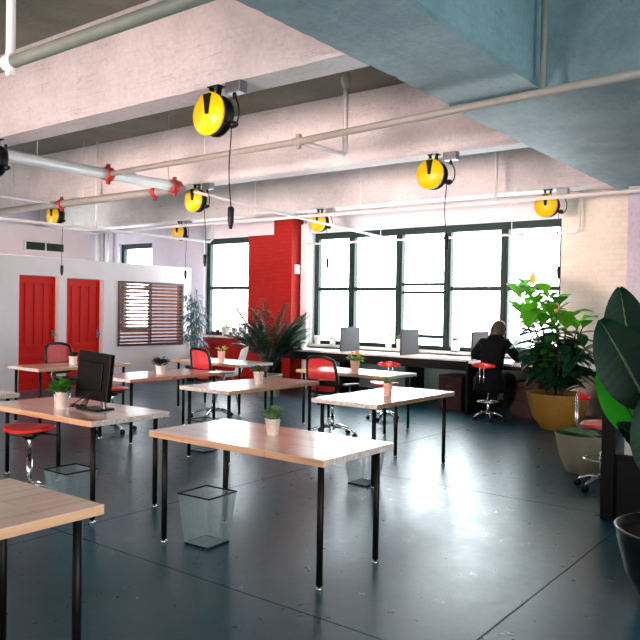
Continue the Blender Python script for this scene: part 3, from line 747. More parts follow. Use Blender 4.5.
def cabinet(x0, x1, y, h, lab, nd):
    t = thing('filing_cabinet', ((x0 + x1) / 2, y, 0), lab, 'cabinet', 0, 'filing cabinets under the counter'); w = (x1 - x0) / 2
    MB().box(-w, w, .02, .48, .0, h, .004).build('body', 'cabinet', t)
    hh = (h - .04) / nd
    for i in range(nd):
        d = MB().box(-w + .008, w - .008, 0, .02, .02 + hh * i + .006, .02 + hh * (i + 1) - .006, .004).build('drawer', 'cabinet', t)
        z = .02 + hh * (i + .72); MB().tube([(-.06, .0, z + .012), (-.045, -.024, z), (.0, -.03, z - .012), (.045, -.024, z), (.06, 0, z + .012)], .005, 6).build('handle', 'steel', d)
    return t
cabinet(-5.62, -5.21, 10.48, .54, 'dark mahogany filing cabinet left of the seated person', 1)
cabinet(-4.36, -3.92, 10.34, .54, 'dark mahogany filing cabinet right of the seated person', 2)
MBx = MB().lathe([(.012, 0), (.012, .006)], (0, 0, 0), 12, Euler((PI/2, 0, 0)).to_matrix().to_4x4(), cap1=True)
tag(MB().box(-6.02, -5.90, 11.375, 11.398, .28, .40, .004).box(-5.985, -5.975, 11.372, 11.376, .32, .35).box(-5.945, -5.935, 11.372, 11.376, .32, .35).build('wall_socket', 'ceramic'), 'pale electrical socket on the wall under the window counter', 'socket')
MBx.bm.free()

# laptop, cup and papers on the desk
t = thing('laptop', (-4.25, 10.62, .80), 'open laptop in front of the hooded person', 'laptop', .25)
MB().box(-.165, .165, -.12, .11, 0, .016, .004).build('laptop_base', 'laptop', t)
sc_ = MB().box(-.165, .165, -.005, .005, 0, .225, .003).build('laptop_lid', 'laptop', t, loc=(0, .115, .012), rot=(math.radians(-14), 0, 0))
MB().box(-.152, .152, -.0075, -.005, .015, .212).build('screen', plain('blue_grey_screen', (128, 150, 176), .2), sc_)
t = thing('paper_cup', (-4.06, 10.98, .80), 'large white paper cup to the right of the laptop', 'cup')
MB().lathe([(.045, 0), (.062, .19), (.066, .195), (.062, .20), (.056, .19)], n=22).build('body', 'ceramic', t)
tag(MB().box(-.14, .14, -.1, .1, 0, .012, .002).build('paper_stack', 'paper', None, loc=(-3.84, 10.5, .80), rot=(0, 0, .3)), 'stack of white papers on the desk beside the leafy plant', 'papers')
m = MB().lathe([(.03, 0), (.034, .008), (.028, .025), (.0, .034)], n=18); bmesh.ops.scale(m.bm, vec=(1, 1.7, 1), verts=m.bm.verts)
tag(m.build('computer_mouse', 'black_plastic', None, loc=(-4.01, 10.47, .80), rot=(0, 0, .4)), 'black mouse between the laptop and the papers', 'mouse')
tag(MB().prism([(-.16, 0), (-.05, -.05), (.12, -.04), (.18, .02), (.1, .06), (-.08, .05)], 0, .05, None, .012).build('leather_case', 'black_plastic', None, loc=(-3.86, 10.72, .80)), 'black soft case lying behind the papers on the desk', 'case')

# thermostat
t = thing('thermostat', (-9.148, 11.2, 2.32), 'white wall control box on the side of the red pilaster', 'thermostat')
MB().box(0, .04, -.07, .07, -.09, .09, .008).build('casing', 'white_plastic', t)
MB().box(.038, .043, .0, .02, -.01, .01).build('button', 'black_plastic', t)

# ------------------------------------------------------------------ person
def skin_mesh(name, pts, edges, radii, mat, parent, sub=2, root=0):
    me = bpy.data.meshes.new(name + '_cage'); me.from_pydata(pts, edges, []); o = bpy.data.objects.new(name + '_cage', me); COL.objects.link(o)
    o.modifiers.new('s', 'SKIN'); sv = me.skin_vertices[0].data
    for i, r in enumerate(radii): sv[i].radius = r if isinstance(r, tuple) else (r, r); sv[i].use_root = (i == root)
    sb = o.modifiers.new('d', 'SUBSURF'); sb.levels = sub; sb.render_levels = sub
    dg = bpy.context.evaluated_depsgraph_get(); dg.update(); nm = bpy.data.meshes.new_from_object(o.evaluated_get(dg)); nm.name = name
    bpy.data.objects.remove(o); bpy.data.meshes.remove(me)
    nm.materials.clear(); nm.materials.append(M[mat])
    for p in nm.polygons: p.use_smooth = True
    r = bpy.data.objects.new(name, nm); COL.objects.link(r); r.parent = parent; return r
pe = thing('person', (-4.47, 9.9, 0), 'person in a black hooded top seated on a stool, typing at the window desk', 'person', 0)
# joints in local space (x right, y forward to the desk)
J = dict(pel=(0, .0, .62), bel=(0, .02, .74), che=(.0, .07, .96), upc=(.0, .11, 1.09), nek=(.015, .15, 1.17), hd0=(.02, .18, 1.23),
         shL=(-.17, .11, 1.10), elL=(-.33, .10, .90), wrL=(-.20, .40, .865), haL=(-.15, .47, .86),
         shR=(.17, .13, 1.10), elR=(.30, .22, .90), wrR=(.20, .46, .865), haR=(.15, .53, .86),
         hipL=(-.10, .02, .62), knL=(-.15, .42, .60), anL=(-.13, .34, .14), toL=(-.13, .46, .06),
         hipR=(.10, .02, .62), knR=(.15, .42, .60), anR=(.13, .26, .30), toR=(.13, .38, .29))
def chain(keys, names, ed, rad):
    idx = {k: i for i, k in enumerate(names)}
    return [J[k] for k in names], [(idx[a], idx[b_]) for a, b_ in ed], [rad[k] for k in names]
names = list(J); ed = [('pel', 'bel'), ('bel', 'che'), ('che', 'upc'), ('upc', 'nek'), ('nek', 'hd0'), ('upc', 'shL'), ('shL', 'elL'), ('elL', 'wrL'), ('wrL', 'haL'), ('upc', 'shR'), ('shR', 'elR'), ('elR', 'wrR'), ('wrR', 'haR'),
      ('pel', 'hipL'), ('hipL', 'knL'), ('knL', 'anL'), ('anL', 'toL'), ('pel', 'hipR'), ('hipR', 'knR'), ('knR', 'anR'), ('anR', 'toR')]
rad = dict(pel=.12, bel=.12, che=.13, upc=.10, nek=.05, hd0=.05, shL=.055, elL=.04, wrL=.026, haL=.028, shR=.055, elR=.04, wrR=.026, haR=.028,
           hipL=.085, knL=.06, anL=.04, toL=.035, hipR=.085, knR=.06, anR=.04, toR=.035)
body = skin_mesh('body', *chain(J, names, ed, rad), 'skin', pe)
# head welded on as part of the body mesh: ellipsoid with nose, brow, chin and ears
bm = bmesh.new(); bm.from_mesh(body.data)
hb = bmesh.new(); bmesh.ops.create_uvsphere(hb, u_segments=28, v_segments=20, radius=1)
for v in hb.verts:
    x, y, z = v.co
    f = 1 - .22 * max(0, -z) ** 1.2
    nose = .03 * math.exp(-((x / .16) ** 2 + ((z + .12) / .22) ** 2)) * (y > 0)
    eye = -.012 * (math.exp(-(((x - .35) / .16) ** 2 + ((z - .08) / .1) ** 2)) + math.exp(-(((x + .35) / .16) ** 2 + ((z - .08) / .1) ** 2))) * (y > 0)
    ear = .014 * math.exp(-((y / .18) ** 2 + ((z + .02) / .25) ** 2)) * (1 if x > 0 else -1) * (abs(x) > .8)
    lip = .008 * math.exp(-((x / .25) ** 2 + ((z + .5) / .08) ** 2)) * (y > 0)
    v.co = Vector((x * .073 * f + ear, y * .094 * f + nose + eye + lip, z * .115))
bmesh.ops.rotate(hb, cent=(0, 0, 0), matrix=Euler((math.radians(-24), 0, math.radians(-14))).to_matrix(), verts=hb.verts)
bmesh.ops.translate(hb, vec=(.025, .20, 1.295), verts=hb.verts)
mp = {v: bm.verts.new(v.co) for v in hb.verts}
for f in hb.faces: nf = bm.faces.new([mp[v] for v in f.verts]); nf.smooth = True
hb.free()
# hands: palms with five separate bent fingers
def hand(bm, wrist, d, sx):
    q = MB(); wrist = Vector(wrist); d = Vector(d).normalized(); side = Vector((d.y, -d.x, 0)).normalized()
    q.tube([wrist, wrist + d * .05, wrist + d * .09], [.026, .038, .034], 10)
    for i, (o, L) in enumerate(((-.03, .065), (-.01, .078), (.01, .072), (.03, .055))):
        b0 = wrist + d * .085 + side * o; q.tube([b0, b0 + d * L * .5 + Vector((0, 0, .006)), b0 + d * L * .8 - Vector((0, 0, .004)), b0 + d * L * .95 - Vector((0, 0, .018))], [.009, .0085, .008, .006], 8)
    b0 = wrist + d * .035 + side * sx * .03; q.tube([b0, b0 + side * sx * .03 + d * .025, b0 + side * sx * .035 + d * .055 - Vector((0, 0, .01))], [.011, .010, .008], 8)
    mm = {v: bm.verts.new(v.co) for v in q.bm.verts}
    for f in q.bm.faces:
        try: nf = bm.faces.new([mm[v] for v in f.verts]); nf.smooth = True
        except ValueError: pass
    q.bm.free()
hand(bm, J['haL'], (.35, 1, 0), 1); hand(bm, J['haR'], (-.35, 1, 0), -1)
bm.to_mesh(body.data); bm.free()
hn = ['pel', 'bel', 'che', 'upc', 'shL', 'elL', 'wrL', 'shR', 'elR', 'wrR']
he = [e for e in ed if e[0] in hn and e[1] in hn]
hr = dict(pel=(.18, .155), bel=(.175, .15), che=(.185, .15), upc=(.145, .12), shL=.09, elL=.07, wrL=.046, shR=.09, elR=.07, wrR=.046)
J2 = dict(J); sv_ = J; J = dict(J); J['pel'] = (0, 0, .60)
skin_mesh('hooded_top', *chain(J, hn, he, hr), 'hoodie', pe); J = sv_
m = MB().lathe([(.150, .74), (.185, .66), (.222, .58), (.232, .50), (.236, .42), (.228, .42), (.222, .50), (.21, .57)], n=30, cap0=False)
for v in m.bm.verts: v.co.y = v.co.y - .03; v.co += Vector((math.sin(v.co.z * 40 + v.co.x * 30) * .004, 0, math.sin(v.co.x * 50) * .006))
m.build('coat_hem', 'hoodie', pe)
m = MB(); P = []
for i in range(9):   # the hood lying folded on the back of the neck
    a = PI * 1.05 * i / 8 - PI * .025; row = []
    for j in range(9):
        b_ = 2 * PI * j / 8; rr = .032 + .022 * math.sin(a)
        row.append(Vector((.015 + (.10 + rr * math.cos(b_)) * math.cos(a), .15 - (.085 + rr * math.cos(b_)) * math.sin(a), 1.165 + .01 * math.sin(a) + rr * 1.15 * math.sin(b_))))
    P.append(row)
m.grid(P).build('hood', 'hoodie', pe)
tn = ['pel', 'hipL', 'knL', 'anL', 'toL', 'hipR', 'knR', 'anR', 'toR']; te = [e for e in ed if e[0] in tn and e[1] in tn]
skin_mesh('trousers', *chain(J, tn, te, dict(pel=(.14, .12), hipL=.105, knL=.078, anL=.058, hipR=.105, knR=.078, anR=.058, toL=.042, toR=.042)), 'trousers', pe)
for k, (a, c) in enumerate((('anL', 'toL'), ('anR', 'toR'))):
    A, B = Vector(J[a]), Vector(J[c]); MB().tube([A + Vector((0, -.05, -.07)), A + Vector((0, 0, -.055)), B + Vector((0, 0, -.01)), B + Vector((0, .05, -.015))], [.035, .046, .042, .026], 12).build('shoe', 'black_plastic', pe)
# hair: shoulder-length shell of the head, open at the face
bm = bmesh.new(); bmesh.ops.create_uvsphere(bm, u_segments=40, v_segments=28, radius=1)
R3 = Euler((math.radians(-24), 0, math.radians(-14))).to_matrix()
kill = [v for v in bm.verts if v.co.y > .55 and v.co.z < .35]
bmesh.ops.delete(bm, geom=kill, context='VERTS')
for v in bm.verts:
    x, y, z = v.co; st = .004 * math.sin(math.atan2(y, x) * 26)
    r = Vector((x * (.100 + st), y * (.122 + st), z * .138))
    if z < 0: r.z *= 1.35; r.x *= 1 + .18 * (-z); r.y = r.y * (1 + .05 * -z) - .01 * -z
    r.rotate(R3); v.co = r + Vector((.025, .19, 1.30))
for f in bm.faces: f.smooth = True
m = MB(); m.bm.free(); m.bm = bm; m.build('hair', 'hair', pe)

# ------------------------------------------------------------------ cord reels
def make_reel():
    t = thing('cord_reel', (0, 0, 0), '-', 'cord reel')
    ry = Euler((PI / 2, 0, 0)).to_matrix().to_4x4()   # lathe axis to -Y
    MB().lathe([(.135, 0), (.147, .006), (.15, .02), (.15, .026), (.0, .030)], (0, -.045, 0), 40, ry).build('face_disc', 'yellow', t)
    MB().lathe([(.10, 0), (.143, .01), (.146, .03), (.120, .045), (.120, .07), (.146, .08), (.146, .098)], (0, .053, 0), 36, ry, cap1=True).build('drum', 'black_plastic', t)
    # forked hanging bracket over the front of the disc
    m = MB()
    m.prism([(-.012, .0), (.012, .0), (.032, .14), (-.032, .14)], -.012, 0, Matrix(((1, 0, 0, 0), (0, 0, 1, -.078), (0, 1, 0, -.005), (0, 0, 0, 1))))
    m.box(-.032, .032, -.09, .05, .118, .134, .003)
    for sx in (-1, 1): m.prism([(sx * .026 - .007, .125), (sx * .026 + .007, .125), (sx * .04 + .007, .200), (sx * .04 - .007, .200)], -.02, .02, Matrix(((1, 0, 0, 0), (0, 0, 1, 0), (0, 1, 0, 0), (0, 0, 0, 1))))
    m.box(-.055, .055, -.03, .05, .196, .204); m.build('bracket', 'black', t)
    MB().lathe([(.022, 0), (.026, .03), (.018, .06)], (.13, .02, -.08), 12, Euler((0, PI/2, 0)).to_matrix().to_4x4(), cap1=True).build('cord_outlet', 'black_plastic', t)
    MB().box(.12, .26, -.03, .05, .125, .204, .006).build('junction_box', 'steel', t)
    q = [Vector((.20, -.015, .13)), Vector((.21, -.015, .09)), Vector((.25, -.02, .02)), Vector((.245, -.02, -.06)), Vector((.20, -.01, -.115)), Vector((.15, .0, -.10)), Vector((.12, .02, -.06))]
    for _ in range(2):
        Q = [q[0]]
        for i in range(len(q) - 1): Q += [q[i].lerp(q[i + 1], .25), q[i].lerp(q[i + 1], .75)]
        q = Q + [q[-1]]
    MB().tube(q, .006, 7).lathe([(.014, 0), (.016, .03), (.01, .045)], (.20, -.015, .08), 10, cap1=True).build('supply_cable', 'black_plastic', t)
    return t
reel = make_reel(); used = False
RL = [(-4.37, 4.27, .55, 'largest yellow cord reel, hanging nearest the camera with a long black handle'),
      (-7.75, 4.27, 0, 'yellow cord reel half cut off by the left photo edge'),
      (-4.16, 7.54, .50, 'yellow cord reel left of the right-hand end of the second beam, above the big window'),
      (-8.07, 7.54, .586, 'yellow cord reel just right of the end of the thick white pipe'),
      (-11.65, 7.54, .655, 'yellow cord reel hanging above the two red doors'),
      (-3.95, 10.60, .67, 'yellow cord reel nearest the cream brick wall at right'),
      (-8.13, 10.60, .47, 'yellow cord reel beside the top of the red pilaster'),
      (-11.84, 10.60, .595, 'yellow cord reel hanging above the louvred opening')]
RS = 1.16
reels = [reel] + [copy_tree(reel) for _ in RL[1:]]
for (x, y, d0, lab), o in zip(RL, reels):
    o.location = (x, y, SOF - .204 * RS); o.scale = (RS, RS, RS); o['label'] = lab; o['group'] = 'yellow cord reels on the beams'
    if d0 == 0: bpy.data.objects.remove(next(c for c in bpy.data.objects if c.parent == o and c.name.startswith('junction_box')))
    if not d0: continue
    P = []
    for i in range(13):
        q = i / 12; P.append(Vector((.13 + .012 * math.sin(q * 5 + x) + .01 * q, .02, -.10 - d0 * q)))
    MB().tube(P, .0045, 7).build('hanging_cord', 'black_plastic', o)
    e = P[-1]; MB().lathe([(.010, 0), (.017, .03), (.022, .05), (.024, .14), (.017, .155)], (e.x, e.y, e.z - .15), 12, cap1=True).build('handle', 'black_plastic', o)

# ------------------------------------------------------------------ ceiling pipes
def pipe(name, pts, r, mat, label, extras=None, group=None, n=14):
    t = thing(name, pts[0], label, 'pipe', 0, group); o0 = Vector(pts[0])
    L = [Vector(p) - o0 for p in pts]; MB().tube(L, r, n).build('pipe_run', mat, t)
    return t, o0
def hang(t, o0, spots, mat='white_pipe', top=SLAB, r=.006):
    for (x, y, z) in spots:
        p = Vector((x, y, z)) - o0
        MB().tube([(p.x, p.y, p.z), (p.x, p.y, top - o0.z)], r, 6).lathe([(.024, -.02), (.026, .0), (.024, .02)], tuple(p), 10, cap1=True).build('hanger_rod', mat, t)
def clamp(t, o0, p, axis, r, mat='red_clamp', L=.05):
    p = Vector(p) - o0; rot = Euler((PI / 2, 0, 0)) if axis == 'y' else (Euler((0, PI / 2, 0)) if axis == 'x' else Euler((0, 0, 0)))
    m = MB().lathe([(r * 1.05, -L), (r * 1.25, -L), (r * 1.32, -L * .4), (r * 1.32, L * .4), (r * 1.25, L), (r * 1.05, L)], tuple(p), 18, rot.to_matrix().to_4x4())
    for s_ in (-1, 1):
        q = Vector((0, 0, s_ * r * 1.55)); m.box(p.x - .022, p.x + .022, p.y - .022, p.y + .022, p.z + q.z - .022, p.z + q.z + .022, .006)
    m.build('coupling', mat, t)
ZP = 3.24
t, o0 = pipe('sprinkler_pipe', [(-7.97, -1.0, ZP), (-7.97, 7.06, ZP)], .070, 'white_pipe', 'thick white pipe crossing at upper left, running towards the window', )
clamp(t, o0, (-7.97, 5.90, ZP), 'y', .070); clamp(t, o0, (-7.97, 7.02, ZP), 'y', .072, L=.08)
hang(t, o0, [(-7.97, 4.9, ZP), (-7.97, 6.9, ZP)])
t, o0 = pipe('sprinkler_pipe', [(-16.5, 7.22, ZP), (-8.02, 7.22, ZP)], .062, 'cream_pipe', 'thick cream pipe joining the thick white pipe at its red end coupling')
for x in (-11.0, -8.62): clamp(t, o0, (x, 7.22, ZP), 'x', .062, L=.04)
hang(t, o0, [(-10.4, 7.22, ZP), (-12.5, 7.22, ZP)])
t, o0 = pipe('conduit_pipe', [(-7.88, 5.90, ZP), (-4.74, 5.80, ZP), (1.5, 5.18, ZP)], .034, 'cream_pipe', 'cream conduit running right from the thick white pipe under the girder')
hang(t, o0, [(-6.15, 5.85, ZP)])
clamp(t, o0, (-4.74, 5.80, ZP), 'x', .034, 'cream_pipe', .05)
MB().tube([(-2.12 + 7.88, 5.54 - 5.90, 0), (-2.12 + 7.88, 5.54 - 5.90, SLAB - ZP)], .026, 10).build('riser', 'grey_pipe', t)
MB().tube([(-4.74 + 7.88, -.08, 0), (-4.74 + 7.88, .66, 0), (-4.73 + 7.88, .69, .03), (-4.73 + 7.88, .69, SLAB - ZP - .16)], .030, 10).lathe([(.03, -.26), (.06, -.18), (.06, -.14), (.02, -.09), (.014, 0)], (-4.73 + 7.88, .69, SLAB - ZP), 14).build('riser', 'white_pipe', t)
t, o0 = pipe('conduit_pipe', [(-7.88, 7.30, 3.20), (-7.68, 8.05, 3.10), (-6.93, 11.14, 2.80)], .021, 'white_pipe', 'thin pinkish-white pipe running on from the thick white pipe to the big window')
t, o0 = pipe('conduit_pipe', [(-8.90, 11.2, 2.80), (-7.0, 11.2, 2.795), (-3.74, 11.2, 2.775), (-3.68, 11.2, 2.83), (-3.68, 11.2, SLAB)], .019, 'white_pipe', 'thin white pipe running across the top of the big window')
hang(t, o0, [(-7.22, 11.2, 2.80), (-4.75, 11.2, 2.785)])
t, o0 = pipe('conduit_pipe', [(-10.3, 1.0, 2.8), (-10.27, 9.94, 2.8), (-10.26, 10.0, 2.85), (-10.26, 10.0, 3.13)], .024, 'white_pipe', 'thin white pipe passing in front of the air duct and louvred opening')
hang(t, o0, [(-10.29, 7.40, 2.8)], r=.022, top=SLAB)
t, o0 = pipe('conduit_pipe', [(-16.0, 9.98, 3.17), (-10.26, 10.02, 3.16), (-4.55, 10.12, 3.16), (1.5, 10.16, 3.16)], .03, 'white_pipe', 'white pipe running just below the beam nearest the window')
hang(t, o0, [(-9.2, 10.03, 3.17), (-6.9, 10.08, 3.17), (-5.55, 10.1, 3.17)])
MB().tube([(-4.55 + 16, .14, 0), (-4.55 + 16, .14, SLAB - 3.17)], .03, 10).build('riser', 'white_pipe', t)
t, o0 = pipe('conduit_pipe', [(-11.2, 1.0, 3.24), (-11.05, 7.14, 3.24)], .018, 'white_pipe', 'narrow white pipe ending at the red coupling by the doors-side reel')
hang(t, o0, [(-11.12, 5.1, 3.24)])
t, o0 = pipe('drain_pipe', [(-9.0, 2.40, 3.0), (1.0, 2.40, 3.0)], .037, 'grey_pipe', 'grey-green pipe crossing the upper left corner of the photo')
clamp(t, o0, (-4.2, 2.40, 3.0), 'x', .037, 'white_pipe', .045)
MB().tube([(-4.2 + 9, 0, .03), (-4.2 + 9, 0, SLAB - 3.01)], .028, 12).build('riser', 'white_pipe', t)
for x, lab in ((-15.55, 'left one of two vertical white pipes beside the far left window'), (-15.2, 'right one of two vertical white pipes beside the far left window')):
    t, o0 = pipe('drain_pipe', [(x, 11.25, 0), (x, 11.25, SLAB - .01)], .07 if x < -15.4 else .05, 'white_pipe', lab)
t, o0 = pipe('conduit_pipe', [(-9.05, 11.33, .9), (-9.05, 11.33, SLAB)], .022, 'cream_pipe', 'vertical cream conduit between the red pilaster and the big window')

# ------------------------------------------------------------------ big plants
def planter(root, prof, mat, n=40):
    MB().lathe(prof, n=n).build('planter', mat, root)
# leafy fig in the ochre planter
t = thing('rubber_fig', (-3.45, 9.79, 0), 'big leafy fig in the ochre planter beside the window desk', 'plant')
planter(t, [(.20, 0), (.23, .01), (.34, .18), (.395, .38), (.405, .47), (.41, .485), (.385, .487), (.378, .42), (.37, .40)], 'yellow_pot')
MB().lathe([(.36, .39), (.37, .42), (.2, .44), (.001, .445)], n=24).build('soil', 'soil', t)
rnd = random.Random(42)
st = MB(); L1 = MB(); L2 = MB(); L3 = MB()
stems = [(-.66, .1, 1.86), (-.46, .05, 1.90), (-.52, -.1, 1.6), (-.2, .05, 1.8), (-.05, .0, 1.70), (.12, -.02, 1.55), (.3, .0, 1.35), (-.1, .1, 1.35), (.2, .15, 1.45), (-.2, -.15, 1.1), (.1, -.2, 1.05), (.38, -.1, 1.1), (-.32, .0, 1.3)]
for sx, sy, h in stems:
    P = [Vector((sx * .25 * (1 - q) + sx * q ** 1.6 * 1.0 + (0 if q < .1 else rnd.uniform(-.01, .01)), sy * .3 + sy * q, .42 + (h - .42) * q)) for q in [i / 8 for i in range(9)]]
    st.tube(P, [.017 - .001 * i for i in range(9)], 7)
    n = int((h - .42) * 27)
    for i in range(n):
        q = .08 + .92 * (i + .5) / n; p = P[int(q * 8)].lerp(P[min(8, int(q * 8) + 1)], q * 8 % 1)
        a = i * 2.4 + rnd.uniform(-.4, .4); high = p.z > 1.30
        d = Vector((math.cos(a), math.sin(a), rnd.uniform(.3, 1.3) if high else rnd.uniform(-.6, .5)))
        L = rnd.uniform(.24, .36) * (1 if high else 1.2); tgt = (L1 if rnd.random() < .75 else L3) if high else (L2 if rnd.random() < .85 else L3)  # high leaves mostly take a brighter green, backlight put into the colour
        if p.z < .75: d.z = abs(d.z) + .5
        tgt.leaf(p + d.normalized() * .02, d, (0, 0, 1), L, L * (.66 if high else .46), rnd.uniform(.05, .35), 7, .2, .62 if high else .5, .015)
st.build('stem', 'bark', t)
set_label(L1.build('upper_leaves', 'leaf_bright', t, normals=False), 'broad upper leaves, green brightened for the backlight')
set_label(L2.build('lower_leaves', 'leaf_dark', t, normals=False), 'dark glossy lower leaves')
L3.build('middle_leaves', 'leaf_mid', t, normals=False)
m = MB(); m.leaf((-.58, .1, 1.86), (-.35, -.1, .35), (0, 0, 1), .17, .10, .1, 6); m.leaf((-.42, .08, 1.93), (.05, 0, 1), (0, 1, 0), .19, .09, .0, 6); m.leaf((-.02, -.1, 1.55), (.1, 0, 1), (0, 1, 0), .15, .08, 0, 6)
set_label(m.build('turning_leaves', 'leaf_orange', t, normals=False), 'orange-brown turning leaves')

# low planter with one big leaf
t = thing('low_planter', (-2.30, 7.30, 0), 'low sage-grey planter with a wide leaf resting inside, on the floor at right', 'planter')
planter(t, [(.15, 0), (.17, .008), (.235, .16), (.275, .34), (.283, .375), (.290, .385), (.272, .388), (.262, .34), (.258, .32)], 'grey_pot')
MB().lathe([(.25, .31), (.26, .335), (.1, .345), (.001, .346)], n=24).build('soil', 'soil', t)
m = MB(); m.leaf((.16, -.10, .36), (-1, .0, .04), (0, 0, 1), .46, .34, -.02, 10, .25, .5); m.leaf((.1, .05, .37), (.4, .3, .5), (0, 0, 1), .4, .16, .3, 8)
m.build('leaf_blade', 'leaf_mid', t, normals=False)

# bird of paradise with huge leaves, black planter at right
t = thing('bird_of_paradise', (-.80, 4.30, 0), 'giant-leaved bird of paradise plant in a black planter at the right photo edge', 'plant')
planter(t, [(.20, 0), (.23, .01), (.31, .16), (.355, .34), (.363, .40), (.372, .41), (.352, .414), (.342, .36)], 'black_pot')
MB().lathe([(.33, .34), (.343, .365), (.001, .38)], n=24).build('soil', 'soil', t)
def blade(tgt, base, tip, up, W, sag, peak=.42, rib=None, pleat=.006):
    base, tip = Vector(base), Vector(tip); d = tip - base; L = d.length; dn = d.normalized(); side = dn.cross(Vector(up)).normalized(); nn = side.cross(dn)
    P = []; seg, cw = 26, 16
    for i in range(seg + 1):
        q = i / seg; c = base + d * q + nn * (sag * 4 * q * (1 - q)); wd = W / 2 * max(.02, math.sin(PI * q ** (math.log(.5) / math.log(peak)))) ** .62
        row = []
        for j in range(cw + 1):
            u = -1 + 2 * j / cw; row.append(c + side * (u * wd) + nn * (.12 * W * abs(u) + pleat * math.sin(q * 95 - abs(u) * 9) * (abs(u) > .06)))
        P.append(row)
    V = [[tgt.bm.verts.new(p) for p in r] for r in P]
    for i in range(seg):
        for j in range(cw): f = tgt.bm.faces.new((V[i][j], V[i][j + 1], V[i + 1][j + 1], V[i + 1][j])); f.smooth = True
    if rib: rib.tube([base + d * q + nn * (sag * 4 * q * (1 - q) - .002) for q in [i / 14 for i in range(15)]], [.011 - .0006 * i for i in range(15)], 6)
dk = MB(); gl = MB(); rb = MB(); c0 = Vector((0, 0, .37))
def petiole(b): rb.tube([c0 + Vector((b[0] * .12, b[1] * .12, 0)), c0.lerp(Vector(b), .5) + Vector((b[0] * .05, b[1] * .05, .08)), Vector(b)], [.018, .015, .011], 8)
VW = Vector((.25, -.95, .1))   # towards the room side the plant leans to
blades = [(dk, (-.33, .14, 1.22), (-.44, .22, 1.71), (.2, -1, 0), .26, .02),
          (dk, (-.20, -.03, 1.04), (-.47, -.05, 1.52), (.35, -1, .25), .33, .03),
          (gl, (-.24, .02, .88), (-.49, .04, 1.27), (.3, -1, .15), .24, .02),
          (dk, (-.10, .10, 1.02), (-.16, .22, 1.64), (-.2, -1, .2), .34, .03),
          (dk, (.05, -.1, .9), (.12, -.25, 1.6), (.6, -1, .2), .38, .03),
          (dk, (-.12, -.05, .72), (-.36, -.1, .95), (.2, -.6, .8), .20, .05),
          (dk, (.15, .15, 1.0), (.38, .25, 1.7), (.4, -1, .2), .36, .03),
          (dk, (.2, 0, .8), (.55, -.05, 1.25), (-.5, -.6, .8), .3, .06),
          (dk, (-.05, -.16, .70), (-.18, -.3, 1.14), (.3, -1, .3), .30, .03)]
for tg, b0, tp, up, W, sg in blades: blade(tg, b0, tp, up, W, sg, rib=rb); petiole(b0)
dk.build('broad_leaves', 'leaf_big', t, normals=False); set_label(gl.build('backlit_leaf', 'leaf_glow', t, normals=False), 'leaf with window backlight put into its green'); rb.build('midribs', 'cane', t)

# dark storage furniture behind the big plant
t = thing('storage_cabinet', (-1.62, 5.66, 0), 'black cabinet end standing on the floor behind the giant-leaved plant', 'cabinet')
MB().box(-.06, .03, .06, .12, 0, .96, .004).build('side_panel', 'dark_panel', t)
MB().box(.03, .9, .10, .55, 0, .50, .004).build('body', 'dark_panel', t)
MB().box(.05, .9, .085, .10, .02, .46, .002).build('door', 'black', t)
tag(MB().box(-1.53, -1.26, 5.78, 6.1, .502, .66, .004).build('storage_box', 'book'), 'pale grey box on the black cabinet behind the giant-leaved plant', 'box')

# palm by the red wall
def frond(leafm, stemm, p0, az, L, rise, droop, n=22, lw=.022, ll=.30):
    P = []
    for i in range(n + 1):
        q = i / n; P.append(Vector(p0) + Vector((math.cos(az) * L * q * .75, math.sin(az) * L * q * .75, rise * L * q - droop * L * q * q)))
    stemm.tube(P, [.008 - .006 * i / n for i in range(n + 1)], 5, False)
    for i in range(int(n * .3), n):
        q = i / n; t_ = (P[i + 1] - P[i]).normalized(); sd = t_.cross(Vector((0, 0, 1))).normalized(); l_ = ll * (math.sin(PI * (.12 + .86 * q)) ** .6)
        for s_ in (-1, 1): leafm.leaf(P[i], t_ * .75 + sd * s_ * .9 + Vector((0, 0, .15)), (0, 0, 1), l_, lw, .35, 4, .2, .4)
t = thing('potted_palm', (-8.55, 9.75, 0), 'tall dark green palm in a pale pot in front of the red brick wall', 'plant')
planter(t, [(.17, 0), (.18, .01), (.225, .36), (.235, .37), (.235, .40), (.215, .40), (.21, .36)], 'grey_pot', 28)
MB().lathe([(.2, .34), (.21, .37), (.001, .38)], n=20).build('soil', 'soil', t)
rnd = random.Random(8); lm = MB(); sm = MB()
for i in range(46):
    az = i * 2.399 + rnd.uniform(-.3, .3); L = rnd.uniform(.8, 1.35); rs = rnd.uniform(.75, 1.5)
    frond(lm, sm, (.06 * math.cos(az), .06 * math.sin(az), .40 + rnd.uniform(0, .35)), az, L * (.8 if rs < 1.1 else .72), rs * 1.1, rnd.uniform(.25, .6), 20, ll=.28, lw=.05)
frond(lm, sm, (-.05, .0, .55), PI + .1, 1.75, 1.05, .55, 30, .026, .26)
lm.build('fronds', 'leaf_dark', t, normals=False); sm.build('stem', 'leaf_dark', t)

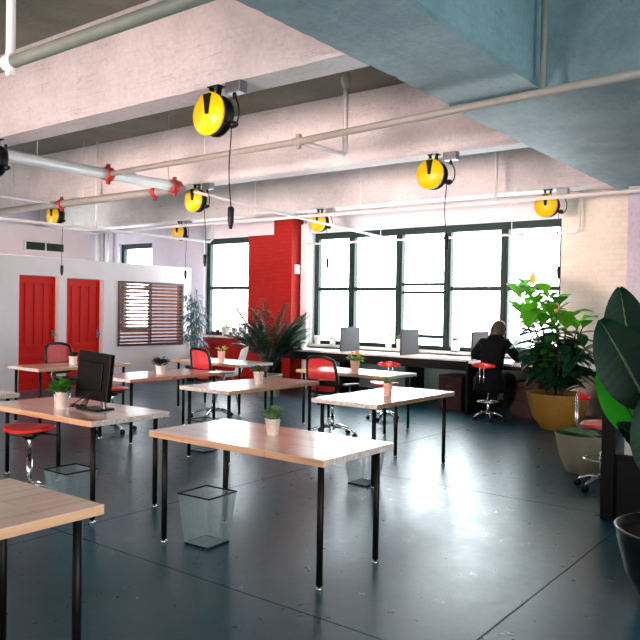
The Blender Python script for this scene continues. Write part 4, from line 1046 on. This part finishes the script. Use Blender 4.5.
# bamboo beside the partition
t = thing('potted_bamboo', (-11.55, 10.75, 0), 'slim blue-green bamboo beside the end of the white partition', 'plant')
planter(t, [(.13, 0), (.14, .01), (.17, .30), (.175, .32), (.16, .32), (.155, .28)], 'black_pot', 24)
MB().lathe([(.15, .27), (.155, .29), (.001, .295)], n=18).build('soil', 'soil', t)
rnd = random.Random(12); sm = MB(); lm = MB()
for i in range(7):
    a = rnd.uniform(0, 2 * PI); bx, by = .08 * math.cos(a), .08 * math.sin(a); h = rnd.uniform(1.2, 1.75); lx, ly = rnd.uniform(-.12, .12), rnd.uniform(-.08, .04)
    P = [Vector((bx + lx * q * q, by + ly * q * q, .28 + h * q)) for q in [j / 10 for j in range(11)]]; sm.tube(P, [.009 - .0005 * j for j in range(11)], 6)
    for k in range(40):
        q = .30 + .70 * rnd.random(); p = P[0].lerp(P[-1], q); az = rnd.uniform(0, 2 * PI); ln = rnd.uniform(.06, .20)
        e = p + Vector((math.cos(az) * ln, math.sin(az) * ln, rnd.uniform(-.03, .06)))
        if e.x < -.42: e.x = -.42
        sm.tube([p, e], .002, 4, False)
        for _ in range(3): lm.leaf(e, (math.cos(az) + rnd.uniform(-.6, .6), math.sin(az) + rnd.uniform(-.6, .6), rnd.uniform(-.9, .1)), (0, 0, 1), rnd.uniform(.10, .17), .018, .5, 4, .1, .35)
sm.build('canes', 'cane', t); lm.build('leaves', 'leaf_blue', t, normals=False)

# trailing plant at the left end of the counter
t = thing('trailing_plant', (-9.14, 10.86, .80), 'drooping green plant in a dark bowl at the left end of the window counter', 'potted plant')
MB().lathe([(.07, 0), (.11, .03), (.125, .11), (.118, .112), (.112, .09)], n=22).build('pot', 'black_pot', t)
MB().lathe([(.105, .08), (.113, .095), (.001, .1)], n=16).build('soil', 'soil', t)
rnd = random.Random(21); lm = MB()
for i in range(26): 
    az = rnd.uniform(0, 2 * PI); lm.leaf((.04 * math.cos(az), .04 * math.sin(az), .10), (math.cos(az), math.sin(az), rnd.uniform(.3, 1.1)), (0, 0, 1), rnd.uniform(.16, .30), .05, rnd.uniform(.25, .5), 7, .2, .5)
lm.build('leaves', 'leaf_mid', t, normals=False)
t = thing('sill_sprig', (-8.86, 11.08, .80), 'arching spider plant behind the divider nearest the red pilaster', 'potted plant')
MB().lathe([(.05, 0), (.06, .01), (.075, .15), (.07, .15), (.065, .13)], n=20).build('pot', 'ceramic', t)
lm = MB()
for i in range(16):
    az = .0 if i < 3 else rnd.uniform(0, 2 * PI); lm.leaf((0, 0, .13), (math.cos(az), math.sin(az) * .4, rnd.uniform(1.0, 2.0)), (0, 0, 1), rnd.uniform(.28, .42) if i > 2 else .62, .022, .55, 8, .2, .4)
lm.build('leaves', 'leaf_mid', t, normals=False)
